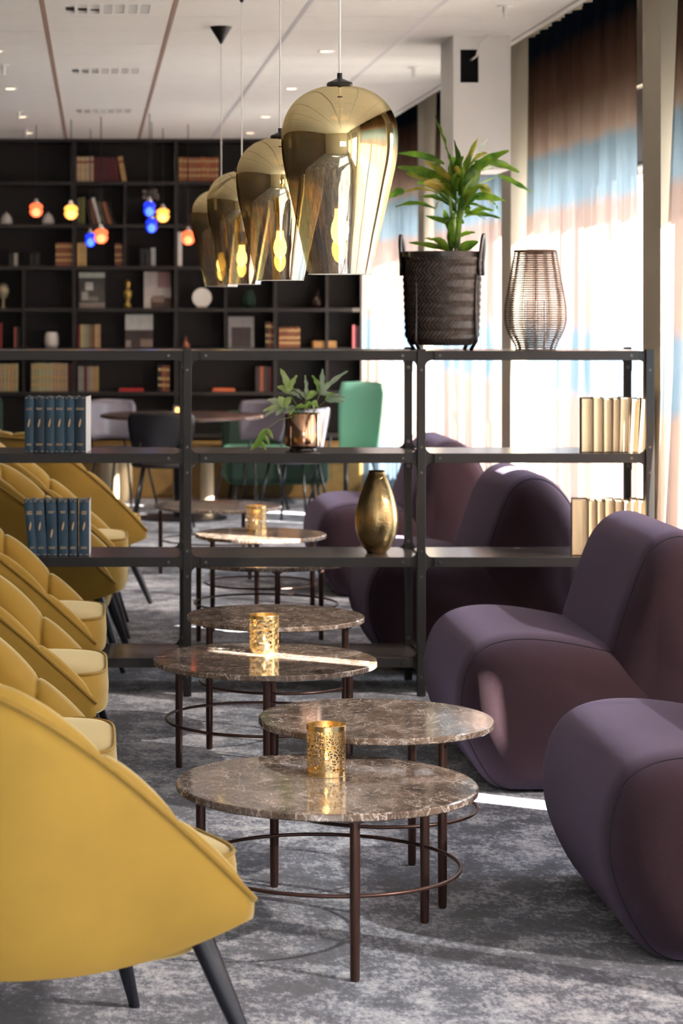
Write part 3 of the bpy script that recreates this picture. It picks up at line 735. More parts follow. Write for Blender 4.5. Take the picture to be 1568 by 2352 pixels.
# potted fern on second shelf
PY = 9.93; S_ = FPX / PY; pc = ((696 - 218) / S_, PY, .979)
t = thing('potted_fern', 'lobed-leaf fern in a shiny copper pot on the second shelf', 'potted plant', pc)
R = 41.5 / S_
m = MB(); m.lathe([(R - .006, .0175), (R - .001, .020), (R, .025), (R, .15), (R - .002, .153), (R - .005, .150), (R - .006, .03)], 48); obj('pot', m, copper, t, smooth='auto')
m = MB(); m.lathe([(.056, 0), (.058, .003), (.050, .010), (.060, .0175), (.065, .0185)], 40); obj('pot_foot', m, potfoot, t, smooth=True)
m = MB(); m.lathe([(R - .008, .12), (R - .008, .138)], 24); obj('soil', m, soil, t)
def P3(x, y, dy): s = FPX / (PY + dy); return Vector(((x - 218) / s - pc[0], dy, 1.6 - (y - 688) / s - pc[2]))
fronds = [((695, 957), (664, 903), [(643, 846, 13, 0), (636, 888, 9, 0), (682, 862, 10, 0), (692, 917, 9, 1)], -.02),
          ((700, 957), (702, 917), [(700, 862, 11, 1), (728, 900, 10, 0), (672, 893, 9, 1)], .03),
          ((715, 955), (735, 905), [(740, 848, 11, 1), (716, 862, 11, 0), (765, 912, 9, 1), (755, 878, 10, 0), (799, 852, 9, 1)], .0),
          ((712, 957), (748, 920), [(790, 922, 12, 1), (768, 903, 8, 0), (792, 912, 10, 1)], -.05),
          ((680, 957), (652, 935), [(614, 918, 11, 1), (640, 910, 12, 0), (668, 912, 10, 0), (604, 945, 9, 0), (604, 960, 7, 1), (634, 955, 11, 1)], -.05),
          ((690, 957), (680, 935), [(650, 950, 9, 1), (710, 940, 9, 0), (664, 955, 12, 0)], -.07),
          ((705, 957), (715, 925), [(730, 935, 10, 0), (700, 940, 9, 0), (722, 950, 8, 0)], .05)]
fm = MB(); sm_ = MB()
for b, f, lobes, dy in fronds:
    fm = MB()
    B = P3(*b, 0); F = P3(*f, dy); sm_.tube([B, (B + F) / 2 + Vector((0, 0, .005)), F], .0012, 6)
    for (x, y, w_, mi) in lobes:
        dd = dy + random.uniform(-.03, .03); leaf(fm, F, P3(x, y, dd), w_ / S_ * 1.5, .006, random.uniform(-1.3, -.5) , mi, wav=.0025, n=12)
    obj('frond', fm, [fernA, fernB], t, smooth=True)
# hanging frond
fm = MB(); A = P3(672, 957, -.07); B = P3(640, 965, -.10); C = P3(612, 985, -.11)
sm_.tube([A, B, C], .0012, 6)
prev = C
for (x, y) in ((606, 1000), (598, 1014), (590, 1026)):
    q = P3(x, y, -.11); leaf(fm, prev, q, 12 / S_, .0, -1.2, 0, .002)
    for sx in (-1, 1): leaf(fm, prev, P3(x + sx * 18 + 3, y + 8, -.11 + .01 * sx), 9 / S_, .003, -1.2, 0, .002)
    prev = q
obj('stems', sm_, stem_m, t, kind='stuff'); obj('frond', fm, [fernA, fernB], t, smooth=True)

# basket with dracaena on the top shelf
BY = 9.945; S_ = FPX / BY; bc = ((1015 - 218) / S_, BY, 1.393)
t = thing('basket_planter', 'black woven bamboo basket with handles on short legs, on the top shelf', 'basket', bc)
RT, RB, Z0, Z1 = 90 / S_, 82 / S_, .020, .405
def brad(z):
    u = (z - Z0) / (Z1 - Z0); return RB + (RT - RB) * u - (.03 * (1 - u / .08) ** 2 if u < .08 else 0)
m = MB(); m.lathe([(brad(Z0 + (Z1 - Z0) * k / 16) - .006, Z0 + (Z1 - Z0) * k / 16) for k in range(17)] + [(RT - .012, Z1 - .01), (RT - .012, Z0 + .2)], 48, capt=False); obj('basket_body', m, basket_m, t, smooth=True)
m = MB(); nb = 13; hb = (Z1 - .022 - Z0) / nb; ns = 54
for b in range(nb):
    za = Z0 + hb * b; zb = za + hb * 1.12; sg = 1 if b % 2 else -1
    for k in range(ns):
        a = 2 * PI * (k + (b % 4) * .25) / ns; da = 2 * PI / ns; sl = sg * da * .75
        r0 = brad(za) - .003; r1 = brad(min(zb, Z1)) - .003; rm = (r0 + r1) / 2 + .0045
        zm = (za + zb) / 2
        def q(r, an, z): return (r * math.cos(an), r * math.sin(an), z)
        wd = da * .41
        e_ = .0035; m.add([q(r0, a - wd - sl, za), q(r0 + e_, a + wd - sl, za), q(rm + e_, a + wd, zm), q(rm - .001, a - wd, zm), q(r1, a - wd + sl, zb), q(r1 + e_, a + wd + sl, zb)], [(0, 1, 2, 3), (3, 2, 5, 4)])
obj('weave', m, M('bamboo_weave', (.095, .077, .065), .30, var=.35, vscale=50), t, kind='stuff')  # chips lighter than the body, highlights put into their colour
m = MB(); m.lathe([(RT - .010, Z1 - .026), (RT + .003, Z1 - .024), (RT + .004, Z1 - .002), (RT - .004, Z1), (RT - .012, Z1 - .004)], 48, capb=False, capt=False); obj('rim_band', m, basket_m, t, smooth='auto')
for sx in (-1, 1):
    m = MB()
    for off in (-.010, 0, .010):
        P = []
        for k in range(17):
            a = PI * k / 16; P.append((sx * (RT + .002 + .010 * math.sin(a)), off + .034 * math.cos(a) * (1), Z1 - .05 + .118 * math.sin(a)))
        P = [(sx * (RT + .002), off - (-.034), Z1 - .10)] + P + [(sx * (RT + .002), off - .034, Z1 - .10)]
        m.tube(P, .0055, 8)
    m.v = [(x * math.cos(.38) + y * math.sin(.38), -x * math.sin(.38) + y * math.cos(.38), z) for x, y, z in m.v]
    obj('handle', m, basket_m, t, smooth=True)
for ax, ay in ((-.85, -.9), (.85, -.9), (-.85, .9), (.85, .9)):
    m = MB(); P = []
    a = math.atan2(ay, ax * 1.15)
    if ay < 0: a = math.radians(-90 + (48 if ax > 0 else -48))
    else: a = math.radians(90 - (48 if ax > 0 else -48))
    for k in range(9):
        u = k / 8; rr = brad(.30 * (1 - u) + .03 * u if u < 1 else Z0) + .006 + .004 * u; P.append((rr * math.cos(a) + .010 * u ** 3 * (1 if ax > 0 else -1), rr * math.sin(a), .31 * (1 - u)))
    m.tube(P, [.0035 + .0045 * k / 8 for k in range(9)], 8); obj('leg', m, basket_m, t, smooth=True)
# plant in the basket is a thing of its own
pl = thing('dracaena_plant', 'leafy green houseplant with yellowing tips growing from the black basket', 'plant', (bc[0], bc[1], bc[2] + .10))
m = MB(); m.lathe([(.12, 0), (.145, .27), (.14, .27), (.13, .25)], 28); obj('nursery_pot', m, capblack, pl, smooth='auto')
def Q(x, y, dy): s = FPX / (BY + dy); return Vector(((x - 218) / s - bc[0], dy, 1.6 - (y - 688) / s - bc[2] - .10))
lm = MB(); L1 = [
 (1040, 400, 1022, 335, 8, 0), (1024, 340, 998, 266, 11, 0), (1052, 450, 1042, 322, 34, 0), (1060, 430, 1100, 314, 20, 1), (1072, 405, 1121, 318, 13, 0), (1068, 410, 1168, 346, 17, 0), (1072, 395, 1120, 352, 18, 1),
 (1088, 372, 1192, 396, 17, 0), (1060, 450, 1146, 404, 6, 0), (1144, 402, 1219, 442, 10, 0), (1040, 425, 975, 372, 16, 1), (1030, 420, 912, 384, 22, 0), (1034, 432, 932, 398, 24, 1), (1020, 376, 914, 352, 11, 0),
 (1030, 450, 957, 420, 15, 0), (1022, 440, 970, 422, 18, 1), (1005, 445, 926, 442, 9, 1), (930, 440, 889, 456, 15, 0), (1000, 480, 908, 475, 13, 0), (1030, 470, 968, 452, 9, 0), (1030, 430, 1062, 388, 30, 1),
 (1062, 470, 1095, 400, 20, 0), (1075, 440, 1100, 374, 25, 0), (1085, 405, 1132, 385, 11, 0), (1070, 455, 1160, 462, 16, 0), (1102, 425, 1130, 466, 15, 1), (1128, 462, 1146, 488, 3, 0), (1065, 500, 1135, 484, 9, 0), (1070, 492, 1150, 502, 8, 0),
 (1060, 500, 1085, 455, 13, 0), (1062, 475, 1078, 495, 14, 0), (1045, 515, 978, 496, 9, 0), (1040, 540, 1018, 480, 12, 0), (1015, 460, 1000, 482, 12, 1), (1034, 510, 1066, 512, 19, 0), (1030, 575, 1036, 505, 14, 0), (1040, 575, 1046, 490, 14, 0),
 (1050, 572, 1056, 485, 10, 0), (1046, 570, 1062, 440, 10, 0), (1044, 570, 1034, 440, 8, 0), (1030, 574, 938, 557, 9, 0), (1020, 575, 972, 548, 8, 1), (1032, 577, 990, 548, 11, 0), (1050, 577, 1098, 555, 16, 0), (1050, 545, 1091, 534, 7, 0), (1040, 560, 1024, 505, 10, 0),
 (1050, 440, 1040, 360, 22, 0), (1048, 460, 1020, 400, 14, 0), (1058, 455, 1082, 420, 16, 0), (1045, 480, 1005, 440, 12, 0), (1052, 490, 1100, 450, 11, 0)]
rnd = random.Random(3)
for i, (xa, ya, xb, yb, w_, mi) in enumerate(L1):
    d0 = rnd.uniform(-.02, .02); d1 = rnd.uniform(-.11, .11)
    lm = MB(); leaf(lm, Q(xa, ya, d0), Q(xb, yb, d1), w_ * 1.45 / S_, rnd.uniform(.0, .018), rnd.uniform(-1.35, -.6) if i % 3 else rnd.uniform(.5, 1.2), 0, .0025, 12); obj('leaf', lm, leafY if mi else leafA, pl, smooth=True)
for i in range(22):
    a = rnd.uniform(0, 2 * PI); ya = rnd.uniform(410, 520); L_ = rnd.uniform(45, 95); el = rnd.uniform(-.2, .9)
    xa = 1046 + rnd.uniform(-8, 8); xb = xa + math.cos(a) * L_ * math.cos(el); lm = MB(); leaf(lm, Q(xa, ya, .02 * math.sin(a)), Q(xb, ya - L_ * math.sin(el), .12 * math.sin(a)), rnd.uniform(14, 22) / S_, .015, rnd.uniform(-1.2, .9), 0, .002, 10); obj('leaf', lm, leafY if i % 5 == 0 else leafA, pl, smooth=True)
m = MB()
for xa, xb in ((1036, 1030), (1045, 1047), (1054, 1062)):
    m.tube([Q(xa, 592, 0), Q(xa + 1, 520, .01), Q(xb, 430, .02)], [.006, .005, .003], 8)
obj('stems', m, stem_m, pl, smooth=True)

# rattan lantern
LYY = 9.93; S_ = FPX / LYY
t = thing('rattan_lantern', 'tall brown rattan lantern with a glass inside, on the top shelf', 'lantern', ((1229.5 - 218) / S_, LYY, 1.393))
lp = [(803, 44), (798, 45), (785, 50), (765, 62), (745, 69), (725, 71), (700, 69.5), (670, 64), (640, 58.5), (610, 53), (575, 47.5)]
def lrad(y):
    for (ya, ra), (yb, rb) in zip(lp, lp[1:]):
        if ya >= y >= yb: return ra + (rb - ra) * (ya - y) / (ya - yb)
    return lp[-1][1]
m = MB(); y = 802
while y > 577: m.ring(lrad(y) / S_ + .0015, .0026, (803 - y) / S_, 36, 5); y -= 5.1
for q in range(3): m.ring(lrad(577) / S_ , .003, (803 - 578 + q * 1.6) / S_, 36, 5)
obj('rattan_rings', m, rattan, t, smooth=True, kind='stuff')
m = MB()
for k in range(14):
    for da in (-.03, .03):
        a = 2 * PI * k / 14 + da; m.tube([(lrad(yy) / S_ * math.cos(a), lrad(yy) / S_ * math.sin(a), (803 - yy) / S_) for yy in range(803, 574, -12)], .0017, 5)
obj('rattan_uprights', m, rattan, t, smooth=True, kind='stuff')
m = MB(); m.lathe([(.045, .004), (.045, .20), (.043, .20), (.043, .008)], 28, capt=False); obj('glass_cylinder', m, glass, t, smooth='auto')

# ------------------------------------------------------------------ yellow armchairs
def armchair_proto():
    t = thing('tub_armchair', '', 'armchair')
    # plan path of the shell (outer line), front-right tip -> back -> front-left tip ; front = +x
    pts = []
    def plan(u):      # u in [-1,1]
        a = abs(u); sg = 1 if u > 0 else -1
        if a > .5:
            k = (a - .5) / .5; x = -.02 + .39 * k; y = .355 - .030 * k * k
        else:
            th = PI / 2 * (1 - a / .5); x = -.02 - .34 * math.sin(th) ** .9; y = .355 * math.cos(th) ** .85
        return Vector((x, sg * y if a > 0 else 0, 0))
    N = 72; U = [-1 + 2 * i / N for i in range(N + 1)]
    PL = [plan(u) for u in U]; NR = []
    for i in range(N + 1):
        tg = (PL[min(i + 1, N)] - PL[max(i - 1, 0)]).normalized(); nn = Vector((tg.y, -tg.x, 0))
        NR.append(nn)
    # orientation of normals: outward
    if NR[N // 2].x > 0: NR = [-n_ for n_ in NR]
    def H(x):
        q = min(1, max(0, (.37 - x) / .66)); return .385 + .495 * (.55 * q + .45 * math.sin(PI * q / 2))
    def Bz(x):
        q = max(0, (x + .05) / .42); return .262 + .085 * q ** 2.0
    P = []
    for i in range(N + 1):
        p = PL[i]; n_ = NR[i]; h = H(p.x); b = Bz(p.x); row = []
        inset = .085 * min(1, (h - b) / .5)
        for (w_, o) in ((0, -1), (.02, -.93), (.10, -.72), (.25, -.46), (.45, -.22), (.7, -.06), (.9, 0), (1, 0)):
            q = p + n_ * (o * inset); row.append((q.x, q.y, b + (h - b) * w_))
        q = p - n_ * .02; row.append((q.x, q.y, h - .004))
        for w_ in (.7, .2, 0): q = p - n_ * (.02 + inset * (1 - w_) * .8); row.append((q.x, q.y, b + (h - b) * w_))
        P.append(row)
    m = MB(); m.grid(P); nv = len(P[0]); m.f.append(list(range(nv))); m.m.append(0); m.f.append([N * nv + j for j in range(nv)][::-1]); m.m.append(0)
    obj('outer_shell', m, velvet, t, smooth=True)
    m = MB()
    pip = [(PL[i] + NR[i] * .002) for i in range(N + 1)]
    m.tube([(p.x, p.y, H(PL[i].x) + .002) for i, p in enumerate(pip)], .0065, 8); obj('piping', m, velvet_pipe, t, smooth=True)
    # channelled inner pad, rolling over the rim
    NP = 216; P = []; nch = 9
    for i in range(NP + 1):
        u = -1 + 2 * i / NP; f = (u + 1) / 2 * N; k = min(int(f), N - 1); fr = f - k
        p = PL[k].lerp(PL[k + 1], fr); n_ = NR[k].lerp(NR[k + 1], fr).normalized(); h = H(p.x)
        c = abs(math.sin(PI * nch * (u + 1) / 2)) ** .45; edge = min(1, (1 - abs(u)) / .04)
        th = (.045 + .030 * c) * (.35 + .65 * edge); rise = (.010 + .022 * c) * edge
        row = []
        zb = min(.40, h - .03)
        for o, z in ((.006, h - .012), (.004, h + rise * .7), (.022, h + rise + .004), (.022 + th * .5, h + rise * .9), (.022 + th * .92, h - .018), (.022 + th * 1.02, h - .05 if h - .05 > zb else (h + zb) / 2 - .01),
                     (.022 + th * 1.0 + .01, zb * .5 + (h - .05) * .5 if h - .06 > zb else (h + zb) / 2 - .015), (.022 + th + .02, zb)):
            q = p - n_ * o; row.append((q.x, q.y, z))
        row.append((p.x - n_.x * .055, p.y - n_.y * .055, zb))
        P.append(row)
    m = MB(); m.grid(P); nv = len(P[0]); m.f.append(list(range(nv))); m.m.append(0); m.f.append([NP * nv + j for j in range(nv)][::-1]); m.m.append(0)
    obj('channelled_back_pad', m, velvet, t, smooth=True)
    # seat base and cushion : superellipse plan
    def slab(x0, x1, hy, z0, z1, r, dome, e=5.0, n=64, taper=0):
        rings = []
        def ringp(ins, z):
            out = []
            for k in range(n):
                a = 2 * PI * k / n; ca, sa = math.cos(a), math.sin(a)
                cx = (x0 + x1) / 2; hx = (x1 - x0) / 2 - ins; h_ = hy - ins
                xx = cx + hx * math.copysign(abs(ca) ** (2 / e), ca); yy = h_ * math.copysign(abs(sa) ** (2 / e), sa)
                if taper: yy *= 1 + taper * (xx - cx)
                out.append((xx, yy, z))
            return out
        for q in range(5):
            a = PI / 2 * q / 4; rings.append(ringp(r * (1 - math.sin(a)), z0 + r * (1 - math.cos(a))))
        rings.append(ringp(-.003, (z0 + z1) / 2))
        for q in range(5):
            a = PI / 2 * q / 4; rings.append(ringp(r * (1 - math.cos(a)), z1 - r * (1 - math.sin(a))))
        for ins, dz in ((r + .03, .35), (r + .08, .7), (r + .14, .93), (r + .2, 1)): rings.append(ringp(ins, z1 + dome * dz))
        mm_ = MB(); vs = [v for rg in rings for v in rg]; fs = []
        for i in range(len(rings) - 1):
            for k in range(n): fs.append((i * n + k, i * n + (k + 1) % n, (i + 1) * n + (k + 1) % n, (i + 1) * n + k))
        fs.append(list(range(n))[::-1]); fs.append([(len(rings) - 1) * n + k for k in range(n)]); mm_.add(vs, fs)
        return mm_, ringp
    mm_, _ = slab(-.12, .335, .225, .25, .345, .03, 0); obj('seat_base', mm_, velvet, t, smooth=True)
    mm_, rp = slab(-.15, .405, .282, .335, .466, .022, .014, taper=-.10); obj('seat_cushion', mm_, velvet, t, smooth=True)
    m = MB(); m.tube([(x_, y_, z_) for x_, y_, z_ in rp(.004, .462)], .0045, 6, closed=True); obj('cushion_piping', m, velvet_pipe, t, smooth=True)
    for sx, sy in ((1, 1), (1, -1), (-1, 1), (-1, -1)):
        m = MB(); a = Vector(((.285 if sx > 0 else -.20), .215 * sy, .335)); b = Vector(((.405 if sx > 0 else -.33) , .30 * sy, 0))
        m.tube([a, a.lerp(b, .5), b], [.027, .021, .012], 14); obj('leg', m, legblack, t, smooth='auto')
    return t
AC = [(-.15, 5.02, 25, 'nearest mustard velvet tub armchair, seen from outside, filling the lower left'),
      (-.350, 6.30, 0, 'mustard velvet armchair right behind the nearest one, pale seat toward the tables'),
      (-.365, 7.58, 0, 'third mustard velvet armchair from the front, beside the second marble table'),
      (-.365, 8.84, 0, 'mustard velvet armchair just in front of the dark shelving'),
      (-.265, 10.66, -3, 'mustard velvet armchair directly behind the shelving, its side in shadow'),
      (-.245, 11.68, 0, 'mustard velvet armchair seen between the shelves, pale seat above the lower blue books'),
      (-.20, 12.80, 25, 'farthest mustard velvet armchair, turned toward the dining table')]
ap = armchair_proto()
for i, (x, y, a, lb) in enumerate(AC):
    o = ap if i == 0 else dup(ap, (0, 0, 0))
    o.location = (x, y, 0); o.rotation_euler = (0, 0, math.radians(a)); o['label'] = lb; o['group'] = 'mustard armchairs along the left'

# ------------------------------------------------------------------ purple lounge chairs
def closed_spline(P, per=8):
    out = []; n = len(P)
    for i in range(n):
        p0, p1, p2, p3 = P[i - 1], P[i], P[(i + 1) % n], P[(i + 2) % n]
        for k in range(per):
            q = k / per
            out.append(tuple((((1 - q) ** 3) * p0[j] + (3 * q ** 3 - 6 * q * q + 4) * p1[j] + (-3 * q ** 3 + 3 * q * q + 3 * q + 1) * p2[j] + q ** 3 * p3[j]) / 6 for j in (0, 1)))
    return out
def extr(prof, hw, r, bulge=0.0, n=8, wob=None):
    n_ = len(prof); nor = []
    area2 = sum(prof[i][0] * prof[(i + 1) % n_][1] - prof[(i + 1) % n_][0] * prof[i][1] for i in range(n_))
    for i in range(n_):
        a = prof[i - 1]; b = prof[(i + 1) % n_]; tx, tz = b[0] - a[0], b[1] - a[1]; l = math.hypot(tx, tz) or 1
        nx, nz = tz / l, -tx / l
        if area2 < 0: nx, nz = -nx, -nz
        nor.append((nx, nz))
    st = []
    for k in range(n + 1):
        a = PI / 2 * k / n; st.append((-hw + r * (1 - math.sin(a)), r * (1 - math.cos(a))))
    secs = [(y, ins) for y, ins in st] + [(-y, ins) for y, ins in st[::-1]]
    cx = sum(p[0] for p in prof) / n_; cz = sum(p[1] for p in prof) / n_
    rings = []
    def capr(y, sgn):
        for f, dy in ((.25, .05), (.55, .035), (.85, .012)):
            pass
    secs2 = []
    secs.sort()
    rings = []
    last_ins = r
    cz = cz + .0
    def shr(p, ins):
        dx, dz = p[0] - cx, p[1] - cz; l = math.hypot(dx, dz) or 1; f = max(.05, 1 - ins / l)
        return cx + dx * f, cz + dz * f
    def capring(f, sg): return [(cx + (shr(p, last_ins)[0] - cx) * f, sg * (hw + bulge * (1 - f * f)), cz + (shr(p, last_ins)[1] - cz) * f) for p in prof]
    for f in (.15, .45, .75, .93): rings.append(capring(f, -1))
    for y, ins in secs: rings.append([(shr(p, ins)[0], y, max(.004, shr(p, ins)[1])) for p in prof])
    for f in (.93, .75, .45, .15): rings.append(capring(f, 1))
    m = MB(); vs = [v for rg in rings for v in rg]; fs = []
    for i in range(len(rings) - 1):
        for k in range(n_): fs.append((i * n_ + k, i * n_ + (k + 1) % n_, (i + 1) * n_ + (k + 1) % n_, (i + 1) * n_ + k))
    fs.append(list(range(n_))[::-1]); fs.append([(len(rings) - 1) * n_ + k for k in range(n_)]); m.add(vs, fs)
    seams = []
    for s in (-1, 1):
        a = math.radians(28); y = s * (hw - r * (1 - math.sin(a))); ins = r * (1 - math.cos(a))
        seams.append([(shr(p, ins - .0005)[0], y, max(.006, shr(p, ins - .0005)[1])) for p in prof])
    return m, seams
def lounge_proto():
    t = thing('lounge_chair', '', 'armchair')
    seat = closed_spline([(.10, -.005), (.035, .10), (-.02, .22), (-.015, .38), (.05, .495), (.22, .52), (.45, .485), (.68, .42), (.86, .35), (.92, .22), (.90, .02), (.80, -.02), (.45, -.01), (.2, -.01)])
    m, se = extr(seat, .50, .15, .02); obj('seat_block', m, felt, t, smooth=True)
    for s in se: mm_ = MB(); mm_.tube(s, .0022, 5, closed=True); obj('seam', mm_, felt_seam, t, smooth=True)
    back = closed_spline([(.57, -.01), (.49, .08), (.44, .30), (.48, .48), (.55, .68), (.60, .80), (.69, .86), (.80, .83), (.90, .70), (.95, .50), (.96, .25), (.94, .05), (.89, -.02), (.72, -.01)])
    m, se = extr(back, .50, .14, .02); obj('back_block', m, felt, t, smooth=True)
    for s in se: mm_ = MB(); mm_.tube(s, .0022, 5, closed=True); obj('seam', mm_, felt_seam, t, smooth=True)
    return t
LC = [(1.24, 6.24, 'nearest rounded aubergine lounge chair, cut off at the lower right'),
      (1.19, 8.27, 'large aubergine lounge chair just in front of the shelving, complete in view'),
      (1.18, 10.80, 'aubergine lounge chair right behind the shelving, its back beside the old books'),
      (1.20, 13.40, 'farthest aubergine lounge chair, small, behind the gold vase')]
lp_ = lounge_proto()
for i, (x, y, lb) in enumerate(LC):
    o = lp_ if i == 0 else dup(lp_, (0, 0, 0))
    o.location = (x, y, 0); o['label'] = lb; o['group'] = 'aubergine lounge chairs along the windows'

# ------------------------------------------------------------------ bookcase
SB = FPX / 20.0
def bx(x): return (x - 218) / SB
def bz(y): return 1.6 - (y - 688) / SB
bc_ = thing('bookcase', 'dark wall-wide bookcase with many compartments at the far end', 'bookcase', (0, 20.0, 0))
BD = .34
def bpart(name, x0, x1, y0, y1, mat=case_m, d0=0, d1=BD):
    m = MB(); m.box(bx(x0), bx(x1), d0, d1, bz(y1), bz(y0)); return obj(name, m, mat, bc_)
xl, xr = -420, 835
bpart('back_panel', xl, xr, 318, 1010, caseback, BD, BD + .02)
for a, b in ((417, 425), (515, 523), (611, 619), (708, 716), (800, 808), (900, 908), (998, 1006)): bpart('shelf', xl, xr, a, b, d0=.004)
bpart('top_board', xl, xr, 318.6, 326)
for x in (-60, 170, 404, 632): bpart('upright', x - 4, x + 4, 326, 1010)
bpart('upright', 828, 835, 318.6, 1010)
bpart('divider', 284, 290, 425, 611, d0=.01); bpart('divider', 51, 57, 619, 900, d0=.01); bpart('divider', 515, 521, 619, 800, d0=.01); bpart('divider', 518, 524, 425, 611, d0=.01); bpart('divider', 748, 754, 425, 900, d0=.01)
bn = MB(); bn.box(bx(xl), bx(835), 0, .36, 0, bz(1010) - .01); bo = obj('bench_base', bn, bench_m, bc_)
bn = MB(); bn.box(bx(xl), bx(815), -.42, -.002, .33, .42); bn.box(bx(xl), bx(815), -.36, -.002, 0, .33)
be = obj('bench', bn, bench_m, loc=(0, 20.0, 0)); tag(be, 'low brown wooden bench running along the foot of the bookcase', 'bench')

_bm = {}
def cm(c):
    k = tuple(c)
    if k not in _bm: _bm[k] = M('book_cloth', c, .6, var=.15, vscale=15)
    return _bm[k]
CR = (.55, .42, .24); MR = (.10, .016, .018); RD = (.16, .02, .015); TN = (.46, .28, .10); BR = (.20, .065, .025); OL = (.16, .16, .03); WH = (.66, .64, .60); GN = (.10, .11, .06); OR = (.30, .10, .04)
DK = (.02, .013, .012); RB = (.22, .07, .035); GY = (.26, .24, .20); KH = (.40, .33, .19); BK = (.01, .01, .012)
bandm = M('book_label_band', (.25, .05, .03), .6); goldb = M('book_gilt_band', (.50, .33, .14), .5)
def far_book(x0, x1, y0, y1, c, label, group, lean=0, band=None, dep=.15):
    w_ = (x1 - x0) / SB; h = (y1 - y0) / SB; m = MB()
    m.box(-w_ / 2 + .0022, w_ / 2 - .0022, 0, dep, 0, h)
    if band:
        for f in (.2, .45, .8) if band is goldb else (.74,): m.box(-w_ / 2 + .0024, w_ / 2 - .0024, -.002, 0, h * f, h * (f + .09), 1)
    o = obj('book', m, [cm(c), band or bandm], loc=(bx((x0 + x1) / 2), 20.03, bz(y1))); o.rotation_euler = (0, math.radians(lean), 0)
    tag(o, label, 'book', group); return o
def run(x0, x1, y0, y1, cols, label, group, band=None, jit=2):
    n = len(cols); w_ = (x1 - x0) / n; rr = random.Random(int(x0 * 7 + y0))
    for i, c in enumerate(cols):
        if isinstance(label, (list, tuple)): lb = label[i]
        else: lb = '%s from left: %s' % (ORD[i], label)
        c2 = tuple(max(0.002, v * rr.uniform(.8, 1.2)) for v in c)
        c2 = tuple(round(v, 2) if v > .05 else round(v, 3) for v in c2)
        far_book(x0 + i * w_, x0 + (i + 1) * w_, y0 + rr.uniform(-jit, jit), y1, c2, lb, group, 0, band)
ORD = ['first', 'second', 'third', 'fourth', 'fifth', 'sixth', 'seventh', 'eighth', 'ninth', 'tenth']
g1 = 'books on the top row, left'
run(176, 215, 360, 417, [CR] * 4, 'cream book in the run of four beside the maroon books, top row', g1, bandm, 1)
run(215.5, 265, 361, 417, [MR] * 7, 'maroon book in the run between cream and leaning books, top row', 'maroon books on the top row', None, 1)
far_book(268, 274, 363, 417, RD, 'thin red book leaning on the top row', g1, -6)
far_book(280, 292, 358, 417, TN, 'tan book leaning left at the end of the top-row run', g1, -10, bandm)
run(410, 503, 361, 416.5, [OR] * 9, 'gilt-banded orange-brown volume on the top row beside the gold pendants', 'banded volumes on the top row', goldb, 1)
g2 = 'books behind the amber pendant'
far_book(177, 186, 454, 514.5, GN, 'grey-green upright book at the left of the second row', g2)
far_book(186.5, 195.5, 453, 514.5, OL, 'yellow-green upright book on the second row', g2)
for xx, c, lb in ((206, DK, 'dark book leaning left of the white one, second row'), (214, BR, 'brown book leaning against the white one, second row')): far_book(xx, xx + 8, 457, 514.5, c, lb, g2, -11)
far_book(226, 234, 452, 514.5, WH, 'white leaning book in the middle of the second row', g2, -15)
far_book(238, 244, 460, 514.5, GN, 'grey-green book leaning right of the white one', g2, -16); far_book(248, 258, 461, 514.5, OR, 'orange-brown book leaning on the second row', g2, -17); far_book(259, 265, 462, 514.5, DK, 'dark last leaning book on the second row', g2, -17)
run(127, 168, 558, 610.5, [RB] * 6, 'worn red-brown book in the run of six below the white dome', 'red-brown books, third row', goldb, 1)
run(177, 199, 557, 610.5, [TN] * 3, 'tan gilt-banded book in the short run left of the blue pendant', 'tan books, third row', goldb, 1)
run(264, 281, 558, 610.5, [BR] * 3, 'dark orange-brown book right of the red pendant, third row', 'brown books, third row', goldb, 1)
run(322, 345, 572, 610.5, [BK] * 2, 'black book left of the grey one, third row', 'dark books, third row'); far_book(346, 358, 569, 610.5, (.35, .36, .36), 'pale grey book between black ones, third row', 'dark books, third row')
far_book(407, 419, 532, 610.5, WH, 'tall white book left of the nearest red pendant', 'dark books, third row')
for xx, lb in ((20, 'leftmost small black book, third row'), (68, 'small black book beside the pale one, third row'), (80, 'black book right of a pale one, third row')): far_book(xx, xx + 10, 582, 610.5, BK, lb, 'small books at the left, third row')
far_book(31, 41, 581, 610.5, GY, 'pale grey small book at the left end of the third row', 'small books at the left, third row')
run(-4, 5, 742, 799.5, [RD], 'red book at the left edge of the fifth row', 'books at the left edge'); run(31, 46, 750, 799.5, [BR, DK], ['brown book beside the left divider, fifth row', 'dark book beside the left divider, fifth row'], 'books at the left edge')
run(178, 231, 746, 799.5, [RD, KH, KH, GY, OL, BR, KH, TN], ['red book at the left end of the run behind the white pot', 'first khaki book of the fifth-row run', 'second khaki book of the fifth-row run', 'grey book in the middle of the fifth-row run', 'olive book in the fifth-row run', 'brown book in the fifth-row run', 'khaki book near the right end of the fifth-row run', 'tan last book of the fifth-row run'], 'mixed books, fifth row', None, 1)
run(610, 630, 741, 799.5, [DK, BR, RD], ['darkest book left of the upright, fifth row', 'brown book left of the upright, fifth row', 'red book against the upright, fifth row'], 'books beside the picture book', goldb, 1)
run(641, 690, 752, 799.5, [BR] * 7, 'brown gilt-banded book in the fifth-row run on the right', 'brown books, fifth row right', goldb, 1)
run(810, 828, 748, 799.5, [MR] * 2, 'dark maroon book next to the curtain, fifth row', 'books next to the curtain')
run(-10, 42, 836, 899.5, [KH] * 6, 'khaki ribbed book in the run at the left edge, sixth row', 'khaki books, sixth row', goldb, 1)
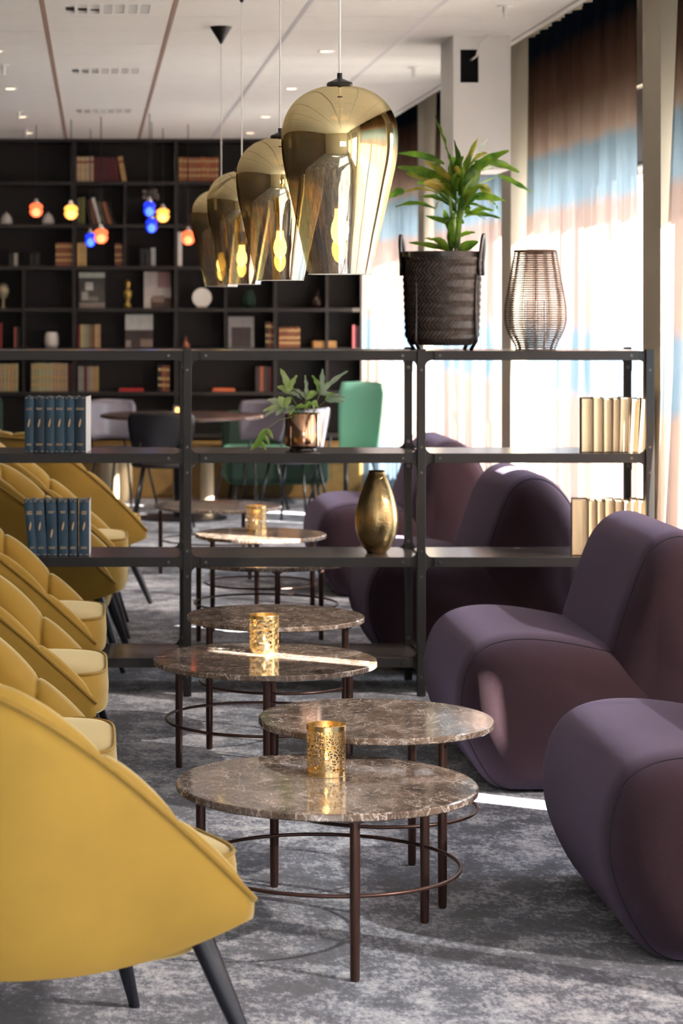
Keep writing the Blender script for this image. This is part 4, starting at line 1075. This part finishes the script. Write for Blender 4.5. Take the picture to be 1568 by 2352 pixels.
run(71, 156, 835, 899.5, [KH] * 10, 'khaki ribbed book in the long sixth-row run', 'khaki books in the long run', goldb, 1); far_book(157, 166, 836, 899.5, MR, 'dark maroon book ending the long sixth-row run', 'khaki books in the long run')
run(179, 227, 842, 899.5, [GY, GY, MR, GY, KH, TN, TN], ['first grey book right of the upright, sixth row', 'second grey book, sixth row', 'maroon book among grey ones, sixth row', 'third grey book, sixth row', 'khaki book, sixth row', 'first tan book of the sixth row', 'last tan book of the sixth row'], 'mixed books, sixth row', None, 1)
run(363, 390, 840, 899.5, [DK, RB, BR], ['dark book beside the post, sixth row', 'red-brown book beside the post, sixth row', 'brown book beside the post, sixth row'], 'books behind the left post', goldb, 1)
run(587, 625, 842, 899.5, [DK, BR, DK, MR], ['first dark book behind the fern', 'brown book behind the fern', 'second dark book behind the fern', 'maroon book behind the fern'], 'books behind the fern', None, 1)
def flat_book(x0, x1, y0, y1, c, label):
    m = MB(); m.box(0, (x1 - x0) / SB, 0, .2, 0, (y1 - y0) / SB); o = obj('book', m, cm(c), loc=(bx(x0), 20.03, bz(y1)), bevel=.002); tag(o, label, 'book', 'books lying flat')
flat_book(274, 330, 893, 899.8, (.45, .02, .02), 'red book lying flat on the sixth row'); flat_book(488, 540, 893, 899.8, (.40, .08, .02), 'orange book lying flat behind the shelving')
flat_book(720, 773, 784, 799.8, (.35, .17, .05), 'tan books-thick volume lying flat, fifth row right'); flat_book(257, 300, 990, 997.8, (.40, .03, .03), 'red book lying flat on the lowest row behind the chairs')
def picture_book(x0, x1, y0, y1, pieces, label):
    t = thing('picture_book', label, 'book', (bx(x0), 20.10, bz(y1)), 0, 'picture books standing face out'); W_ = (x1 - x0) / SB; H_ = (y1 - y0) / SB
    m = MB(); m.box(0, W_, 0, .02, 0, H_); obj('cover', m, cm((.50, .48, .46)), t)
    m = MB(); mats = []
    for i, (a, b, c, d, col) in enumerate(pieces): m.box(a * W_, b * W_, -.0012 - .0002 * i, 0, (1 - d) * H_, (1 - c) * H_, i); mats.append(cm(col))
    obj('printed_picture', m, mats, t)
    t.rotation_euler = (math.radians(-5), 0, 0)
picture_book(181, 241, 625, 707.5, [(0, 1, 0, .14, (.45, .50, .42)), (0, 1, .15, .86, (.07, .068, .058)), (.25, .55, .28, .5, (.50, .50, .46)), (.1, .35, .55, .78, (.34, .32, .29)), (.35, .75, .68, .80, (.20, .18, .16)), (0, 1, .87, 1, (.24, .19, .17))], 'tall picture book with a pale header and interior photo, fourth row')
picture_book(331, 394, 623, 707.5, [(0, 1, 0, 1, (.50, .45, .42)), (.5, 1, 0, .45, (.34, .20, .20)), (.25, 1, .72, 1, (.09, .055, .045)), (.3, .75, .66, .84, (.26, .19, .15))], 'picture book with a faded white and pink cover, fourth row')
picture_book(288, 352, 722, 799.5, [(0, 1, 0, .46, (.52, .53, .50)), (0, 1, .47, 1, (.055, .035, .03)), (.02, .2, .78, .98, (.28, .24, .22)), (.55, .98, .74, .98, (.22, .16, .13))], 'picture book with a white upper half and dark photo, fifth row')
picture_book(526, 585, 727, 799.5, [(0, 1, 0, 1, (.26, .25, .24)), (.12, .88, .34, .98, (.05, .035, .03))], 'grey-framed picture book right of the shelf centre, fifth row')
def deco(name, label, cat, x, y, prof, mat, extra=None, yy=20.14, n=20, smooth=True):
    t = thing(name, label, cat, (bx(x), yy, bz(y))); m = MB(); m.lathe([(r / SB, h / SB) for r, h in prof], n); obj('body', m, mat, t, smooth=smooth); return t
for x, lb in ((13, 'white ceramic dome ornament at the left edge, second row'), (110, 'white ceramic dome ornament right of the red pendant')):
    t = deco('ceramic_dome', lb, 'ornament', x, 514.8, [(14, 0), (14.5, 8), (12, 17), (7, 24), (2, 27)], ceramic)
    m = MB(); m.lathe([(.004, .095), (.008, .100), (.004, .108)], 8); obj('finial', m, ceramic, t)
t = deco('black_vase', 'black vase holding grey dried flowers behind blue pendants', 'vase', 343, 514.8, [(10, 0), (15, 14), (15, 32), (9, 44), (8, 52)], capblack)
m = MB(); rr = random.Random(5)
for k in range(26):
    a = rr.uniform(0, 2 * PI); b = rr.uniform(.1, 1); c = Vector((.075 * math.cos(a) * b, .05 * math.sin(a), .22 + .07 * rr.random())); m.lathe([(.004, -.02), (.018, -.008), (.018, .008), (.004, .02)], 7, c)
obj('dried_flowers', m, M('dried_flower_grey', (.24, .21, .19), .9), t, kind='stuff')
t = deco('gold_trophy_vase', 'small gold two-handled figure ornament between picture books', 'ornament', 293.5, 707.8, [(9, 0), (9, 8), (5, 13), (5, 18), (10, 28), (11, 38), (6, 42), (4, 46), (7, 54), (7, 62), (3, 67)], M('antique_gold', (.45, .30, .08), .35, metal=.8))
t = thing('round_plate_ornament', 'round white plate standing on a small stand, fourth row', 'ornament', (bx(465), 20.1, bz(707.8)))
m = MB(); m.tube([(0, 0, 24 / SB), (0, .02, 24 / SB)], 22.5 / SB, 32); obj('plate', m, ceramic, t); m = MB(); m.box(-.045, .045, -.01, .05, 0, .012); obj('stand', m, bench_m, t)
deco('green_glass_vase', 'dark green vase below the gold pendants, fourth row', 'vase', 575, 707.8, [(10, 0), (14, 10), (13, 26), (8, 36), (9, 40)], greenvel)
deco('dark_jug', 'dark glossy jug with a round stopper next to the curtain', 'vase', 733, 707.8, [(14, 0), (18, 8), (16, 22), (6, 31), (3, 34), (5, 39), (2, 43)], M('dark_glaze', (.03, .015, .012), .1))
t = deco('cream_globe', 'cream globe ornament on a slim foot at the left edge', 'ornament', 6, 707.8, [(7, 0), (3, 4), (3, 20), (9, 26), (13, 36), (13, 46), (8, 55), (2, 58)], M('cream_globe_paint', (.40, .34, .22), .5))
deco('white_pot', 'plain white ceramic pot behind the top rail, fifth row', 'pot', 117.5, 799.8, [(14, 0), (16.5, 10), (16.5, 28), (14, 36), (12, 37)], ceramic)
deco('copper_bell', 'small copper bell ornament with a knob above the left post', 'ornament', 428, 799.8, [(12, 0), (11, 6), (6, 14), (3, 18), (3, 24), (1, 27)], M('copper_dull', (.5, .2, .12), .3, metal=.8))

# ------------------------------------------------------------------ dining area
DTX, DTY = .637, 17.66
t = thing('dining_table', 'round dark dining table on a thick black pedestal', 'table', (DTX, DTY, 0))
m = MB(); m.lathe([(.585, .735), (.60, .742), (.60, .755), (.595, .76)], 64); obj('table_top', m, tabletop_m, t, smooth='auto')
m = MB(); m.lathe([(.064, .02), (.064, .73)], 24); obj('pedestal', m, legblack, t, smooth='auto')
m = MB(); m.lathe([(.33, 0), (.33, .012), (.06, .025)], 48); obj('base_disc', m, legblack, t, smooth='auto')
def dining_chair(x, y, rot, shellm, label, tall=0, name='dining_chair'):
    t = thing(name, label, 'chair', (x, y, 0), math.radians(rot), 'dining chairs')      # faces +x
    P = []; w0 = .235
    for i in range(17):
        v = -1 + i / 8; row = []
        for j in range(9):
            k = j / 8; z = .52 - tall * .06 + (.30 + tall * .12) * k
            wd = w0 * (1 - .20 * (1 - k) ** 2) * (1 if k < .85 else 1 - .10 * ((k - .85) / .15) ** 2)
            xx = -.20 - .05 * k + .07 * (v * v) ; row.append((xx, wd * v, z + .01 * math.cos(v * 1.5)))
        P.append(row)
    m = MB(); m.grid(P); o = obj('backrest', m, shellm, t, smooth=True); md = o.modifiers.new('s', 'SOLIDIFY'); md.thickness = .012
    m = MB(); m.lathe([(.16, .435), (.215, .44), (.225, .455), (.21, .47), (.15, .468)], 28); obj('seat', m, shellm, t, smooth=True)
    for sx, sy in ((1, 1), (1, -1), (-1, 1), (-1, -1)):
        m = MB(); m.tube([(.13 * sx, .13 * sy, .44), (.20 * sx, .21 * sy, 0)], .0095, 8); obj('leg', m, chairleg, t, smooth=True)
    for sy in (-1, 1):
        m = MB(); m.tube([(-.10, .14 * sy, .445), (-.19, .15 * sy, .47), (-.225, .14 * sy, .62)], .008, 8); obj('back_support', m, chairleg, t, smooth=True)
    return t
dining_chair(.20, 18.45, -60, lilac, 'pale grey dining chair behind the table, left of the black chair')
dining_chair(.47, 16.78, 85, darkshell, 'black-backed dining chair with its back to the camera')
dining_chair(1.18, 18.35, -130, lilac, 'lilac-grey dining chair behind the right end of the table')
dining_chair(1.42, 17.25, 150, lilac, 'lilac-grey dining chair partly hidden by the fern')
dining_chair(1.90, 18.3, -140, mint, 'mint green high-backed chair beside the far curtain', 2.4, 'mint_chair')
# small things on the dining table
t = thing('tea_light_glass', 'small glowing tea light glass on the dining table', 'candle', (.60, 17.6, .76)); m = MB(); m.lathe([(.028, 0), (.032, .07), (.030, .07), (.027, .01)], 16, capt=False); obj('glass', m, glass, t, smooth=True)
m = MB(); m.lathe([(.012, .012), (.012, .05)], 10); obj('flame', m, M('tea_flame', (1, .5, .1), .5, emit=(1, .4, .08), estr=5), t)
o = obj('drinking_glass', (lambda q: (q.lathe([(.025, 0), (.03, .11), (.028, .11), (.023, .01)], 16, capt=False), q)[1])(MB()), glass, loc=(.66, 17.45, .76), smooth=True); tag(o, 'clear drinking glass on the dining table beside the tea light', 'glass')
# green sofa(s)
def green_sofa(x, y, rot, w_, label, bh=.86):
    t = thing('green_sofa', label, 'sofa', (x, y, 0), math.radians(rot), 'dark green velvet seats')
    m = MB(); m.box(-.35, .35, -w_ / 2, w_ / 2, .16, .44); obj('seat_cushion', m, greenvel, t, bevel=.05)
    m = MB(); m.box(-.46, -.28, -w_ / 2, w_ / 2, .16, bh); obj('backrest', m, greenvel, t, bevel=.06)
    for sx, sy in ((1, 1), (1, -1), (-1, 1), (-1, -1)):
        m = MB(); m.tube([(.27 * sx - .04, (w_ / 2 - .08) * sy, .16), (.30 * sx - .04, (w_ / 2 - .06) * sy, 0)], .015, 8); obj('leg', m, legblack, t)
green_sofa(-.95, 18.0, -45, 1.3, 'dark green velvet sofa at the far left behind the armchairs')
green_sofa(1.42, 19.08, -90, .8, 'dark green velvet seat behind the fern pot', .70)
for x, y, r, h, lb in ((.10, 18.9, .085, .40, 'pale log stool left of the black chair legs'), (.225, 19.2, .07, .42, 'slim pale log stool just right of another one'), (.86, 18.52, .05, .46, 'pale log stool right of the pedestal')):
    o = obj('log_stool', (lambda q: (q.lathe([(r, 0), (r * 1.03, h * .3), (r * .97, h * .8), (r, h)], 18), q)[1])(MB()), logm, loc=(x, y, 0), smooth='auto'); tag(o, lb, 'stool', 'log stools')
